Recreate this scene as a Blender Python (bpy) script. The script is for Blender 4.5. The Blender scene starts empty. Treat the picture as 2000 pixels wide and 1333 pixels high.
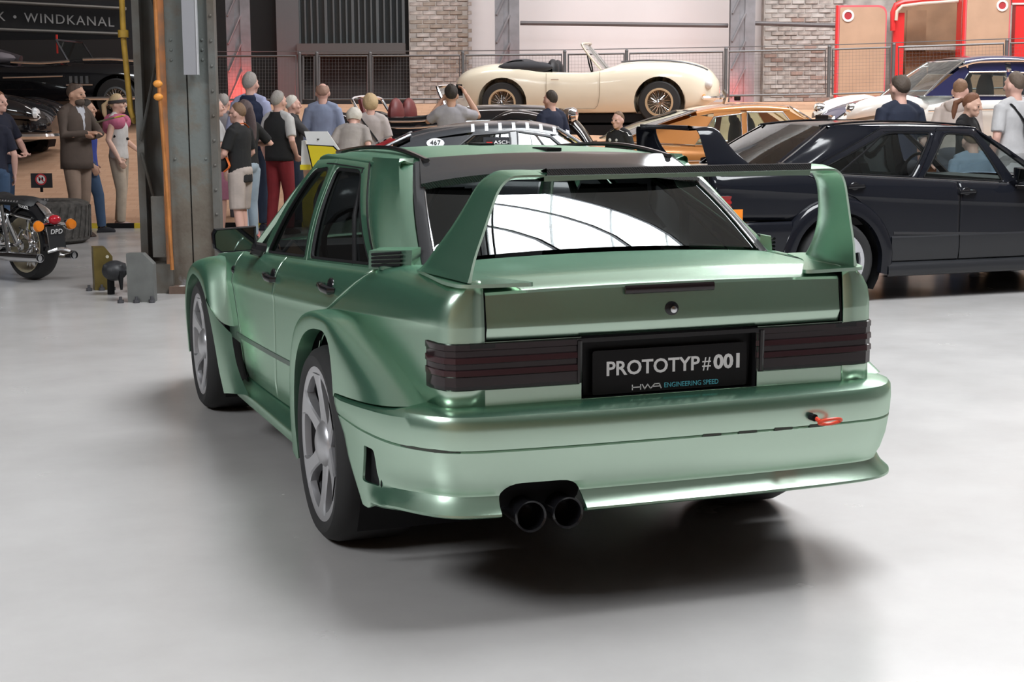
import bpy, math, random
import numpy as np
from mathutils import Vector, Matrix
random.seed(7); rng = np.random.default_rng(7)
PI = math.pi
SC = bpy.context.scene
COL = SC.collection
# ------------------------------------------------------------------ camera, world, light, exposure
CAMP = np.array([-2.1033, -5.4727, 1.5655]); YAW, PIT, ROLL, FPX = 0.34, 0.1507, -0.0054, 3103.5
_fw = np.array([math.sin(YAW)*math.cos(PIT), math.cos(YAW)*math.cos(PIT), -math.sin(PIT)])
_rt = np.array([math.cos(YAW), -math.sin(YAW), 0.0]); _up = np.cross(_rt, _fw)
_r2 = _rt*math.cos(ROLL)+_up*math.sin(ROLL); _u2 = -_rt*math.sin(ROLL)+_up*math.cos(ROLL)
cd = bpy.data.cameras.new('camera'); cam = bpy.data.objects.new('camera', cd); COL.objects.link(cam)
cam.matrix_world = Matrix(((_r2[0], _u2[0], -_fw[0], CAMP[0]), (_r2[1], _u2[1], -_fw[1], CAMP[1]), (_r2[2], _u2[2], -_fw[2], CAMP[2]), (0, 0, 0, 1)))
cd.sensor_width = 36.0; cd.lens = FPX*36.0/2000.0; cd.clip_end = 200
SC.camera = cam
FH = np.array([math.sin(YAW), math.cos(YAW), 0.0]); RH = _rt      # the hall's own axes: away from the entrance / across
def H(u, d, z=0.0):            # hall coordinates (across, depth, height) -> world
    return CAMP*np.array([1, 1, 0]) + u*RH + d*FH + np.array([0, 0, z])
def at(px, py, d):             # the point of the hall seen in direction (px,py) at hall depth d
    v = _fw+_r2*(px-1000)/FPX-_u2*(py-666.5)/FPX
    return CAMP+v*(d/(v@FH))
def atz(px, d, z):             # the point in direction px at hall depth d and height z
    a = d*FH+np.array([0, 0, z-CAMP[2]]); k = (px-1000)/FPX
    # (a+u*RH)@_r2 = k*(a+u*RH)@_fw
    u = (k*(a@_fw)-a@_r2)/(RH@_r2-k*(RH@_fw))
    return CAMP+a+u*RH
HROT = -YAW                    # z-rotation that turns local x into 'across' and local y into 'away'
W_ = bpy.data.worlds.new('world'); SC.world = W_; W_.use_nodes = True
W_.node_tree.nodes['Background'].inputs[0].default_value = (0.80, 0.87, 1.0, 1)
W_.node_tree.nodes['Background'].inputs[1].default_value = 0.25
SC.view_settings.view_transform = 'Standard'; SC.view_settings.look = 'None'
SC.view_settings.exposure = 0.0; SC.view_settings.gamma = 1.0
try: SC.view_settings.use_curve_mapping = False
except Exception: pass
SC.cycles.max_bounces = 8; SC.cycles.glossy_bounces = 5; SC.cycles.transparent_max_bounces = 12
SC.cycles.caustics_reflective = False; SC.cycles.caustics_refractive = False
SC.cycles.sample_clamp_indirect = 6.0
try: SC.cycles.use_denoising = True
except Exception: pass
def area_light(name, loc, sx, sy, power, col=(1, 1, 1), rot=(0, 0, 0)):
    l = bpy.data.lights.new(name, 'AREA'); l.shape = 'RECTANGLE'; l.size = sx; l.size_y = sy; l.energy = power; l.color = col
    o = bpy.data.objects.new(name, l); COL.objects.link(o); o.location = loc; o.rotation_euler = rot; return o
area_light('wall_fill', H(3.5, 24.5, 9.0), 17, .8, 1050, (1, .97, .96), (math.radians(48), 0, HROT))      # unseen fill light added to brighten the back wall
SKYL = 20.0
SKYLIGHTS_AND_FILL = [(.6, 6.6, 5.0, 10.7, 6), (-11.5, -6.5, -4, 2, 5), (4, 12, 20.5, 23.5, 3)]      # hall u0,u1,d0,d1, rafters; last two strips unseen, added to brighten floor and bank
# ------------------------------------------------------------------ materials
MATS = {}
def mat(name, col, rough=0.5, metal=0.0, emit=0.0, noise=None, bump=None, coat=0.0, trans=0.0, alpha=1.0, spec=0.5):
    """noise=(scale, amount[, colour2]) mottles the colour; bump=(scale, strength)"""
    if name in MATS: return MATS[name]
    m = bpy.data.materials.new(name); m.use_nodes = True; nt = m.node_tree; b = nt.nodes['Principled BSDF']
    c = (*col, 1.0)
    b.inputs['Base Color'].default_value = c; b.inputs['Roughness'].default_value = rough; b.inputs['Metallic'].default_value = metal
    b.inputs['Specular IOR Level'].default_value = spec
    if coat: b.inputs['Coat Weight'].default_value = coat; b.inputs['Coat Roughness'].default_value = 0.04
    if trans: b.inputs['Transmission Weight'].default_value = trans
    if alpha < 1: b.inputs['Alpha'].default_value = alpha
    if emit: b.inputs['Emission Color'].default_value = c; b.inputs['Emission Strength'].default_value = emit
    if noise or bump:
        tc = nt.nodes.new('ShaderNodeTexCoord')
    if noise:
        n = nt.nodes.new('ShaderNodeTexNoise'); n.inputs['Scale'].default_value = noise[0]; n.inputs['Detail'].default_value = 6
        nt.links.new(tc.outputs['Object'], n.inputs['Vector'])
        r = nt.nodes.new('ShaderNodeValToRGB'); nt.links.new(n.outputs['Fac'], r.inputs['Fac'])
        c2 = noise[2] if len(noise) > 2 else tuple(x*(1-noise[1]) for x in col)
        r.color_ramp.elements[0].position = 0.36; r.color_ramp.elements[1].position = 0.64
        r.color_ramp.elements[0].color = (*c2, 1); r.color_ramp.elements[1].color = c
        nt.links.new(r.outputs['Color'], b.inputs['Base Color'])
    if bump:
        n = nt.nodes.new('ShaderNodeTexNoise'); n.inputs['Scale'].default_value = bump[0]; n.inputs['Detail'].default_value = 4
        nt.links.new(tc.outputs['Object'], n.inputs['Vector'])
        bp = nt.nodes.new('ShaderNodeBump'); bp.inputs['Strength'].default_value = bump[1]; bp.inputs['Distance'].default_value = 0.01
        nt.links.new(n.outputs['Fac'], bp.inputs['Height']); nt.links.new(bp.outputs['Normal'], b.inputs['Normal'])
    MATS[name] = m; return m
def glass_mat(name, tint, trans_amt, rough=0.0):
    """window glass: a mirror coat over tinted see-through"""
    if name in MATS: return MATS[name]
    m = bpy.data.materials.new(name); m.use_nodes = True; nt = m.node_tree
    for n in list(nt.nodes): nt.nodes.remove(n)
    out = nt.nodes.new('ShaderNodeOutputMaterial'); mx = nt.nodes.new('ShaderNodeMixShader'); gl = nt.nodes.new('ShaderNodeBsdfGlossy'); tr = nt.nodes.new('ShaderNodeBsdfTransparent')
    lw = nt.nodes.new('ShaderNodeFresnel'); lw.inputs['IOR'].default_value = 1.75
    gl.inputs['Roughness'].default_value = rough; gl.inputs['Color'].default_value = (0.9, 0.95, 0.95, 1)
    tr.inputs['Color'].default_value = tuple(t*trans_amt for t in tint)+(1,)
    nt.links.new(lw.outputs[0], mx.inputs[0]); nt.links.new(tr.outputs[0], mx.inputs[1]); nt.links.new(gl.outputs[0], mx.inputs[2])
    nt.links.new(mx.outputs[0], out.inputs['Surface']); MATS[name] = m; return m
# ------------------------------------------------------------------ mesh tools
def obj(name, v, f, m, parent=None, smooth=True, mi=None, sharp=38, edges=()):
    me = bpy.data.meshes.new(name)
    v = np.asarray(v, dtype=float).reshape(-1, 3)
    me.from_pydata(v.tolist(), list(edges), f)
    for x in (m if isinstance(m, (list, tuple)) else [m]): me.materials.append(x)
    if mi is not None: me.polygons.foreach_set('material_index', mi)
    me.polygons.foreach_set('use_smooth', [smooth]*len(me.polygons))
    me.update()
    if smooth and sharp: me.set_sharp_from_angle(angle=math.radians(sharp))
    o = bpy.data.objects.new(name, me); COL.objects.link(o)
    if parent is not None: o.parent = parent
    return o
def thing(name, label, cat, loc=(0, 0, 0), rotz=0.0, group=None, scale=1.0):
    o = bpy.data.objects.new(name, None); COL.objects.link(o); o.location = loc; o.rotation_euler = (0, 0, rotz); o.scale = (scale,)*3
    o.empty_display_size = 0.1
    return tag(o, label, cat, group)
def tag(o, label, cat, group=None):
    o['label'] = label; o['category'] = cat
    if group: o['group'] = group
    return o
def structure(o): o['kind'] = 'structure'; return o
def stuff(o): o['kind'] = 'stuff'; return o
def _tang(P):
    d = np.diff(P, axis=0); t = np.zeros_like(P)
    a, b = d[:-1], d[1:]
    same = (a*b) > 0
    with np.errstate(divide='ignore', invalid='ignore'): h = np.where(same, 2*a*b/(a+b), 0.0)
    t[1:-1] = np.where(np.isfinite(h), h, 0.0); t[0] = d[0]; t[-1] = d[-1]; return t
def interp(P, k):
    """smooth, overshoot-free resampling along axis 0: k steps per span"""
    P = np.asarray(P, float); n = len(P)
    if k <= 1 or n < 3:
        if n == 2 and k > 1:
            s = np.linspace(0, 1, k+1).reshape((-1,)+(1,)*(P.ndim-1)); return P[0]+(P[1]-P[0])*s
        return P
    t = _tang(P); u = np.linspace(0, n-1, (n-1)*k+1); i = np.minimum(u.astype(int), n-2); f = (u-i).reshape((-1,)+(1,)*(P.ndim-1))
    h00 = 2*f**3-3*f**2+1; h10 = f**3-2*f**2+f; h01 = -2*f**3+3*f**2; h11 = f**3-f**2
    return h00*P[i]+h10*t[i]+h01*P[i+1]+h11*t[i+1]
def curve1(xs, ys):
    """smooth 1-D function through points"""
    xs = np.asarray(xs, float); ys = np.asarray(ys, float); h = np.diff(xs); dl = np.diff(ys)/h; m = np.zeros_like(ys); m[0], m[-1] = dl[0], dl[-1]
    for i in range(1, len(xs)-1):
        if dl[i-1]*dl[i] > 0:
            w1, w2 = 2*h[i]+h[i-1], h[i]+2*h[i-1]; m[i] = (w1+w2)/(w1/dl[i-1]+w2/dl[i])
    def fn(x):
        x = np.clip(np.asarray(x, float), xs[0], xs[-1]); i = np.clip(np.searchsorted(xs, x)-1, 0, len(xs)-2); hh = h[i]; f = (x-xs[i])/hh
        return (2*f**3-3*f**2+1)*ys[i]+(f**3-2*f**2+f)*hh*m[i]+(-2*f**3+3*f**2)*ys[i+1]+(f**3-f**2)*hh*m[i+1]
    return fn
def gfaces(nu, nv, cu=False, cv=False, o=0):
    f = []
    for i in range(nu if cu else nu-1):
        for j in range(nv if cv else nv-1):
            a, b = i, (i+1) % nu; c, d = j, (j+1) % nv
            f.append((o+a*nv+c, o+b*nv+c, o+b*nv+d, o+a*nv+d))
    return f
def patch(name, P, m, parent=None, up=(1, 1), thick=0.0, flip=False, cu=False, cv=False, sharp=38):
    P = np.asarray(P, float)
    P = interp(P, up[0]); P = np.swapaxes(interp(np.swapaxes(P, 0, 1), up[1]), 0, 1)
    nu, nv = P.shape[:2]; f = gfaces(nu, nv, cu, cv)
    if flip: f = [q[::-1] for q in f]
    o = obj(name, P.reshape(-1, 3), f, m, parent, sharp=sharp)
    if thick:
        s = o.modifiers.new('thickness', 'SOLIDIFY'); s.thickness = thick; s.offset = -1 if thick > 0 else 0
    return o
def frame_of(d):
    d = np.asarray(d, float); d = d/np.linalg.norm(d); a = np.array([0, 0, 1.0]) if abs(d[2]) < 0.9 else np.array([1.0, 0, 0])
    x = np.cross(a, d); x /= np.linalg.norm(x); return x, np.cross(d, x), d
class MB:
    """collects shapes into one mesh"""
    def __init__(s): s.v = []; s.f = []; s.mi = []; s.n = 0
    def add(s, v, f, mi=0):
        v = np.asarray(v, float).reshape(-1, 3); s.v.append(v); s.f += [tuple(i+s.n for i in q) for q in f]; s.mi += [mi]*len(f); s.n += len(v); return s
    def box(s, c, d, rz=0.0, mi=0, M=None, taper=1.0):
        q = np.array([(x, y, z) for z in (-.5, .5) for y in (-.5, .5) for x in (-.5, .5)])*np.array(d)
        q[4:, :2] *= taper
        if rz: cr, sr = math.cos(rz), math.sin(rz); q = q@np.array([[cr, sr, 0], [-sr, cr, 0], [0, 0, 1]])
        if M is not None: q = q@np.asarray(M).T
        return s.add(q+np.array(c), [(0, 2, 3, 1), (4, 5, 7, 6), (0, 1, 5, 4), (2, 6, 7, 3), (0, 4, 6, 2), (1, 3, 7, 5)], mi)
    def tube(s, pts, r, n=8, mi=0, closed=False, cap=True, sq=(1, 1)):
        pts = np.asarray(pts, float); m = len(pts); r = np.broadcast_to(np.asarray(r, float), (m,)) if np.ndim(r) < 2 else r
        a = np.linspace(0, 2*PI, n, endpoint=False); V = []; px = None
        for i in range(m):
            d = pts[(i+1) % m]-pts[i-1] if closed else pts[min(i+1, m-1)]-pts[max(i-1, 0)]
            x, y, dd = frame_of(d)
            if px is not None:
                x = px-dd*(px@dd); nn = np.linalg.norm(x); x = x/nn if nn > 1e-6 else frame_of(d)[0]; y = np.cross(dd, x)
            px = x; V.append(pts[i]+r[i]*(sq[0]*np.cos(a)[:, None]*x+sq[1]*np.sin(a)[:, None]*y))
        f = gfaces(m, n, closed, True)
        if cap and not closed: f += [tuple(range(n))[::-1], tuple((m-1)*n+i for i in range(n))]
        return s.add(np.concatenate(V), f, mi)
    def cyl(s, a, b, r0, r1=None, n=16, mi=0): return s.tube([a, b], [r0, r0 if r1 is None else r1], n, mi)
    def ball(s, c, r, n=12, k=8, mi=0, M=None):
        r = np.broadcast_to(np.asarray(r, float), (3,)); v = [(0, 0, 1)]
        for i in range(1, k):
            t = PI*i/k
            for j in range(n): v.append((math.sin(t)*math.cos(2*PI*j/n), math.sin(t)*math.sin(2*PI*j/n), math.cos(t)))
        v.append((0, 0, -1)); f = [(0, 1+j, 1+(j+1) % n) for j in range(n)]
        for i in range(k-2):
            for j in range(n): a, b = 1+i*n, 1+(i+1)*n; f.append((a+j, b+j, b+(j+1) % n, a+(j+1) % n))
        L = len(v)-1; b = 1+(k-2)*n; f += [(L, b+(j+1) % n, b+j) for j in range(n)]
        v = np.array(v)*r
        if M is not None: v = v@np.asarray(M).T
        return s.add(v+np.array(c), f, mi)
    def lathe(s, prof, axis_o, axis_d, n=32, mi=0, closed=False):
        """prof: (radius, distance along the axis)"""
        x, y, d = frame_of(axis_d); o = np.array(axis_o, float); a = np.linspace(0, 2*PI, n, endpoint=False)
        V = [o+d*h+r*(np.cos(a)[:, None]*x+np.sin(a)[:, None]*y) for r, h in prof]
        return s.add(np.concatenate(V), gfaces(len(prof), n, closed, True), mi)
    def prism(s, poly, o, ex, ey, ez, h, mi=0):
        """2-D outline (counter-clockwise) in the plane o,ex,ey pushed along ez by h"""
        o, ex, ey, ez = (np.asarray(q, float) for q in (o, ex, ey, ez)); n = len(poly)
        b = np.array([o+ex*p[0]+ey*p[1] for p in poly]); t = b+ez*h
        return s.add(np.concatenate([b, t]), [tuple(range(n))[::-1], tuple(range(n, 2*n))]+[(i, (i+1) % n, n+(i+1) % n, n+i) for i in range(n)], mi)
    def grid(s, P, mi=0, cu=False, cv=False, flip=False):
        P = np.asarray(P, float); f = gfaces(P.shape[0], P.shape[1], cu, cv)
        return s.add(P.reshape(-1, 3), [q[::-1] for q in f] if flip else f, mi)
    def build(s, name, m, parent=None, smooth=True, sharp=38):
        return obj(name, np.concatenate(s.v), s.f, m, parent, smooth, s.mi if isinstance(m, (list, tuple)) else None, sharp)
def dgbake(o):
    """apply an object's modifiers"""
    dg = bpy.context.evaluated_depsgraph_get(); me = bpy.data.meshes.new_from_object(o.evaluated_get(dg)); old = o.data
    o.modifiers.clear(); o.data = me; bpy.data.meshes.remove(old); return o
def cut(o, mb):
    """cut closed shapes out of a mesh"""
    import bmesh
    c = mb.build('cutter', MATS['black'], None, smooth=False)
    for q in (o.data, c.data):
        bm = bmesh.new(); bm.from_mesh(q); bmesh.ops.recalc_face_normals(bm, faces=bm.faces); bm.to_mesh(q); bm.free()
    c.matrix_world = o.matrix_world if o.parent is None else o.parent.matrix_basis
    b = o.modifiers.new('cut', 'BOOLEAN'); b.operation = 'DIFFERENCE'; b.object = c; b.solver = 'EXACT'; b.use_self = True
    bpy.context.view_layer.update(); dgbake(o); bpy.data.objects.remove(c, do_unlink=True); return o
def copy_tree(o, parent=None):
    c = o.copy(); COL.objects.link(c)
    if parent is not None: c.parent = parent
    for ch in o.children: copy_tree(ch, c)
    return c
def text_mesh(name, body, size, m, parent=None, depth=0.002, loc=(0, 0, 0), ex=(1, 0, 0), ey=(0, 0, 1), bold=0.0, align='CENTER', width=None, spacing=1.0):
    """flat raised lettering with its x axis along ex and its y axis along ey"""
    c = bpy.data.curves.new(name, 'FONT'); c.body = body; c.size = size; c.extrude = depth; c.align_x = align; c.align_y = 'CENTER'; c.offset = bold; c.space_character = spacing; c.resolution_u = 3
    t = bpy.data.objects.new(name, c); COL.objects.link(t); bpy.context.view_layer.update()
    me = bpy.data.meshes.new_from_object(t.evaluated_get(bpy.context.evaluated_depsgraph_get())); bpy.data.objects.remove(t, do_unlink=True)
    v = np.array([q.co for q in me.vertices])
    if width: v[:, 0] *= width/(v[:, 0].max()-v[:, 0].min())
    ex = np.asarray(ex, float); ey = np.asarray(ey, float); ex /= np.linalg.norm(ex); ey /= np.linalg.norm(ey); ez = np.cross(ex, ey)
    w = np.array(loc)+v[:, :1]*ex+v[:, 1:2]*ey+v[:, 2:]*ez
    f = [tuple(p.vertices) for p in me.polygons]; bpy.data.meshes.remove(me)
    return obj(name, w, f, m, parent, smooth=False)
M_BLACK = mat('black', (0.010, 0.010, 0.011), 0.7, spec=.15)
M_BLACKG = mat('black gloss', (0.01, 0.01, 0.012), 0.12)
M_RUBBER = mat('rubber', (0.018, 0.018, 0.019), 0.75)
M_CHROME = mat('chrome', (0.82, 0.83, 0.85), 0.08, 1.0)
M_STEELD = mat('dark steel', (0.10, 0.10, 0.11), 0.45, 0.6)
M_GLASS = glass_mat('clear glass', (0.86, 0.95, 0.93), 0.75)
M_TINT = glass_mat('tinted glass', (0.8, 0.85, 0.85), 0.5)
M_WHITE = mat('white print', (0.85, 0.85, 0.85), 0.5)
# ------------------------------------------------------------------ three-box sports sedan (used for the green car and the black one)
def sedan_zc(y): return 0.834-0.07*y+0.005*y*y
def sedan_zb(y): return np.minimum(0.982-0.062*np.asarray(y, float), 1.008)-0.03*np.maximum(0, np.asarray(y, float)-2.2)**2
_sw = curve1([-1.02, -.95, -.85, -.6, -.3, 0, .5, 1.5, 2.2, 2.7, 3.1, 3.3, 3.42], [.70, .735, .752, .775, .797, .812, .826, .835, .828, .815, .775, .72, .62])
def sedan_x(y, z):
    zc, zb = sedan_zc(np.asarray(y, float)), sedan_zb(y); up = np.clip((z-zc)/(zb-zc), 0, 1)
    return _sw(y)-.006*up-.052*up**3-1.0*np.maximum(0, .40-z)**2+.0035*np.exp(-((z-zc)/.010)**2)
def sedan_gx(y, z):            # side of the glasshouse
    t = (z-sedan_zb(y))/(1.33-sedan_zb(y)); b = _sw(y)-.060; top = .556-.02*np.maximum(0, np.asarray(y, float)-1.1)
    return b+(top-b)*t+.022*np.sin(PI*np.clip(t, 0, 1))
def poly_round(pts, r, n=5):
    """outline with rounded corners, sampled"""
    pts = [np.array(p, float) for p in pts]; out = []
    for i, p in enumerate(pts):
        a, b = pts[i-1], pts[(i+1) % len(pts)]; u = (a-p)/np.linalg.norm(a-p); v = (b-p)/np.linalg.norm(b-p)
        rr = r[i] if isinstance(r, (list, tuple)) else r; s, e = p+u*rr, p+v*rr
        for k in range(n): f = k/(n-1); out.append((1-f)**2*s+2*f*(1-f)*p+f*f*e)
    return np.array(out)
def densify(pts, step=.06):
    out = []
    for i in range(len(pts)):
        a, b = pts[i], pts[(i+1) % len(pts)]; n = max(1, int(np.linalg.norm(b-a)/step))
        for k in range(n): out.append(a+(b-a)*k/n)
    return np.array(out)
def ring_map(outer, inner, n=64):
    """outer and inner outlines resampled to matching points (by angle about the inner centre)"""
    c = inner.mean(0)
    def hit(poly, d):
        best = 0
        for i in range(len(poly)):
            a, b = poly[i]-c, poly[(i+1) % len(poly)]-c; e = b-a; den = d[0]*e[1]-d[1]*e[0]
            if abs(den) < 1e-12: continue
            t = (a[0]*e[1]-a[1]*e[0])/den; s = (a[0]*d[1]-a[1]*d[0])/den
            if t > 0 and -1e-9 <= s <= 1+1e-9: best = max(best, t)
        return c+d*best
    ang = sorted([math.atan2(*(p-c)[::-1]) for p in inner]+[math.atan2(*(p-c)[::-1]) for p in outer])
    I = np.array([hit(inner, np.array([math.cos(a), math.sin(a)])) for a in ang]); O = np.array([hit(outer, np.array([math.cos(a), math.sin(a)])) for a in ang])
    return O, I
def wheel_part(root, x, y, z, side, R, RR, width, m_rim, m_dark, spokes=6, face_in=0.006, name='wheel', steer=0.0, hub=.083):
    """tyre (part) with rim, barrel and cap below it; side=-1/+1 the side it faces"""
    ax = (side, 0, 0); o = np.array([x, y, z]); w = width
    t = MB(); t.lathe([(RR*.97, -w), (R-.035, -w-.004), (R-.012, -w+.012), (R, -w+.045), (R, -.045), (R-.012, -.012), (R-.035, .006), (RR+.02, .006), (RR-.004, -.004), (RR-.02, -.02), (RR-.02, -w)], o, ax, 48)
    ty = t.build(name, M_RUBBER, root)
    b = MB(); b.lathe([(RR-.022, -.03), (RR-.03, -.10), (RR-.05, -w*.8), (.06, -w*.8), (.0, -w*.8)], o, ax, 40)
    b.lathe([(.165, -.09), (.165, -.115), (.05, -.12)], o, ax, 28); b.build('barrel', m_dark, ty)
    r = MB(); r.lathe([(RR-.003, -.02), (RR, -face_in+.004), (RR-.012, -face_in+.004), (RR-.030, -face_in), (RR-.032, -.03)], o, ax, 56)
    ex = np.array([0, 1.0, 0]) if side > 0 else np.array([0, -1.0, 0]); ez = np.array([side, 0, 0.0])
    for k in range(spokes):
        a = 2*PI*k/spokes+PI/2+.06; cr, sr = math.cos(a), math.sin(a); d = ex*cr+np.array([0, 0, 1.0])*sr; p = np.cross(ez, d)
        P = []
        for rad, hw, dep in ((.045, .050, -.030), (.10, .036, -.026), (.16, .029, -.020), (RR-.07, .031, -.013), (RR-.045, .042, -.009), (RR-.026, .062, -.006)):
            c = o+d*rad+ez*dep
            P.append([c-p*hw-ez*.03, c-p*hw, c-p*hw*.8+ez*.006, c+p*hw*.8+ez*.006, c+p*hw, c+p*hw-ez*.03])
        r.grid(np.array(P), flip=True)
    r.build('rim', m_rim, ty, sharp=30)
    c = MB(); c.lathe([(hub+.004, -.035), (hub, -.020), (hub*.8, -.006), (hub*.45, .004), (0.0, .006)], o, ax, 28); c.build('hub_cap', m_rim, ty)
    return ty
def sedan(root, P, proto):
    paint, dark, rimm = P['paint'], P['dark'], P['rim']; tint = P['glass']; bx = P.get('clad', paint)
    def pnl(name, y0, y1, zlo, s, zv=None, m=None, extra=None, n=34, thick=.006):
        """one body panel: y0/y1 functions of z-fraction v, zlo(y) its lower edge"""
        V = np.array([0, .14, .28, .42, .54, .64, .72, .78, .815, .84, .85, .86, .885, .92, .95, .975, 1.0]) if zv is None else zv
        G = []
        for v in V:
            row = []
            for u in np.linspace(0, 1, n):
                y = y0(v)+(y1(v)-y0(v))*u; lo = zlo(y); zc = sedan_zc(y); zb = float(sedan_zb(y))
                z = lo+(zc-lo)*v/.85 if v <= .85 else zc+(zb-zc)*(v-.85)/.15
                z = max(z, lo); row.append((s*float(sedan_x(y, z)), y, z))
            G.append(row)
            
        if extra: G += extra(np.linspace(0, 1, n), y0(1.0), y1(1.0))
        return patch(name, G, m or paint, root, thick=thick, flip=s < 0)
    arch = lambda yc, zc, R, lo: (lambda y: max(lo(y), zc+math.sqrt(max(0, R*R-(y-yc)**2))) if abs(y-yc) < R else lo(y))
    sill = lambda y: .30+.03*(1.8-y)
    a_r = arch(0, .355, .42, sill); a_f = arch(2.665, .335, .39, lambda y: .30)
    rd = lambda v: float(np.interp(v, [0, .85, .92, 1], [.30, .12, -.08, -.262]))
    for s in (-1, 1):
        d1 = pnl('front_door', lambda v: 1.097, lambda v: float(np.interp(v, [0, .5, .85, 1], [1.80, 1.98, 2.13, 2.12])), sill, s)
        d2 = pnl('rear_door', rd, lambda v: 1.089, a_r, s, n=40)
        ff = pnl('front_fender', lambda v: float(np.interp(v, [0, .5, .85, 1], [1.81, 1.99, 2.14, 2.13])), lambda v: 3.30, a_f, s, n=44,
                 extra=lambda us, a, b: [[(s*(float(sedan_x(a+(b-a)*u, 9))-.05), a+(b-a)*u, float(sedan_zb(a+(b-a)*u))+.014) for u in us]])
        # quarter panel: side, then round the tail corner to the boot lid
        cz = np.array([0, .2, .4, .6, .75, .82, .845, .85, .855, .88, .93, .97, 1.0]); G = []
        path = [(-.275-.0*k, None) for k in ()]
        for v in cz:
            y0 = rd(v)-.008; row = []
            for y in np.concatenate([np.linspace(y0, -.80, 26), [-.86, -.90, -.93]]):
                lo = a_r(y) if y > -.42 else .645
                lo = max(.645, lo); zc = sedan_zc(y) if y > -.7 else sedan_zc(-.7)+(sedan_zc(y)-sedan_zc(-.7))*.4; zb = float(sedan_zb(y))
                z = max(lo, lo+(zc-lo)*v/.85 if v <= .85 else zc+(zb-zc)*(v-.85)/.15)
                row.append((s*float(sedan_x(y, min(z, zb))), y, z))
            up = max(0, (v-.85)/.15); zt = row[-1][2]; i = .052*up**3
            for x, y in ((.735-i, -.958), (.722-i*.9, -.985), (.70-i*.75, -.999), (.66-i*.3, -1.006+.006*up), (.613, -1.011+.008*up)):
                row.append((s*x, y+.004*up, zt))
            G.append(row)
        top = []
        for k, (x, y, z) in enumerate(G[-1]):
            f = k/(len(G[-1])-1); top.append((s*max(.613, abs(x)-.05), min(y, y+.0) if f < .9 else max(y, -.985), z+.012))
        G.append(top); G.append([(s*.613, q[1], q[2]+.004) for q in top])
        patch('quarter_panel', G, paint, root, thick=.006, flip=s > 0)
        # door frames with windows
        fo = densify(np.array([(1.68, float(sedan_zb(1.68))), (1.40, 1.312), (1.045, 1.330), (.738, float(sedan_zb(.738)))]))
        fi = densify(poly_round([(1.545, float(sedan_zb(1.545))+.012), (1.365, 1.268), (1.105, 1.288), (.79, float(sedan_zb(.79))+.012)], [.03, .05, .05, .03]))
        ro = densify(np.array([(.732, float(sedan_zb(.732))), (1.04, 1.330), (.53, 1.330), (-.262, float(sedan_zb(-.262)))]))
        ri = densify(poly_round([(.69, float(sedan_zb(.69))+.012), (.985, 1.290), (.585, 1.297), (-.165, float(sedan_zb(-.165))+.012)], [.03, .05, .07, .04]))
        for nm, o_, i_, dr in (('window_frame', fo, fi, d1), ('window_frame', ro, ri, d2)):
            O, I = ring_map(o_, i_); mid = O+(I-O)*.85
            r = [[(s*(float(sedan_gx(q[0], q[1]))+off), q[0], q[1]) for q in ql] for ql, off in ((O, -.006), (O+(I-O)*.06, .004), (mid, .004), (I, -.006), (I, -.03))]
            patch(nm, r, P.get('frame', paint), dr, cv=True, flip=s < 0, sharp=50)
            g = MB(); n = len(I); c = I.mean(0); V = [(s*(float(sedan_gx(*c))-.012), *c)]
            lev = [.5, 1.03]; 
            for l in lev: V += [(s*(float(sedan_gx(*(c+(q-c)*l)))-.012), *(c+(q-c)*l)) for q in I]
            f = [(0, 1+k, 1+(k+1) % n) for k in range(n)]+[(1+k, 1+n+k, 1+n+(k+1) % n, 1+(k+1) % n) for k in range(n)]
            g.add(V, f if s > 0 else [q[::-1] for q in f]); g.build('side_window', tint, dr)
            # black rubber seal just inside the frame
            sm = MB(); sm.tube([(s*(float(sedan_gx(*q))-.004), *(c+(q-c)*.985)) for q in I], .008, 5, closed=True); sm.build('window_seal', M_BLACK, dr)
        # small rear quarter-light divider in the rear door
        dv = MB(); dv.tube([(s*(float(sedan_gx(y, z))-.004), y, z) for y, z in ((.04, .985), (.30, 1.14), (.56, 1.30))], .009, 5); dv.build('window_divider', M_BLACK, d2)
        for pth in ([(s*(float(sedan_gx(y, z))+.003), y, z) for y, z in zip(np.linspace(-.262, .528, 9), np.linspace(float(sedan_zb(-.262)), 1.330, 9))], [(s*(float(sedan_x(rd(v), z))+.001), rd(v)-.004, z) for v, z in ((.80, .80), (.85, .825), (.90, .88), (.95, .94), (1.0, .998))], [(s*(float(sedan_x(1.093, z))+.0005), 1.093, z) for z in (.33, .5, .7, .756, .80, .86, .91)], [(s*(float(sedan_gx(y, 1.306))+.004), y, 1.306-.016*max(0, (y-1.1)/.3)) for y in np.linspace(.545, 1.40, 8)]):
            q = MB(); q.tube(pth, .0034, 5); q.build('shut_line', M_BLACK, root)
        # C-pillar
        D = [(s*(float(sedan_gx(y, z))-.002), y, z) for y, z in zip(np.linspace(-.270, .522, 9), np.linspace(float(sedan_zb(-.262)), 1.332, 9))]
        Kp = np.array([(.668, -.425, 1.012), (.566, .085, 1.340)]); Wd = np.array([(.643, -.452, 1.028), (.520, .062, 1.342)]); rows = []
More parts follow.
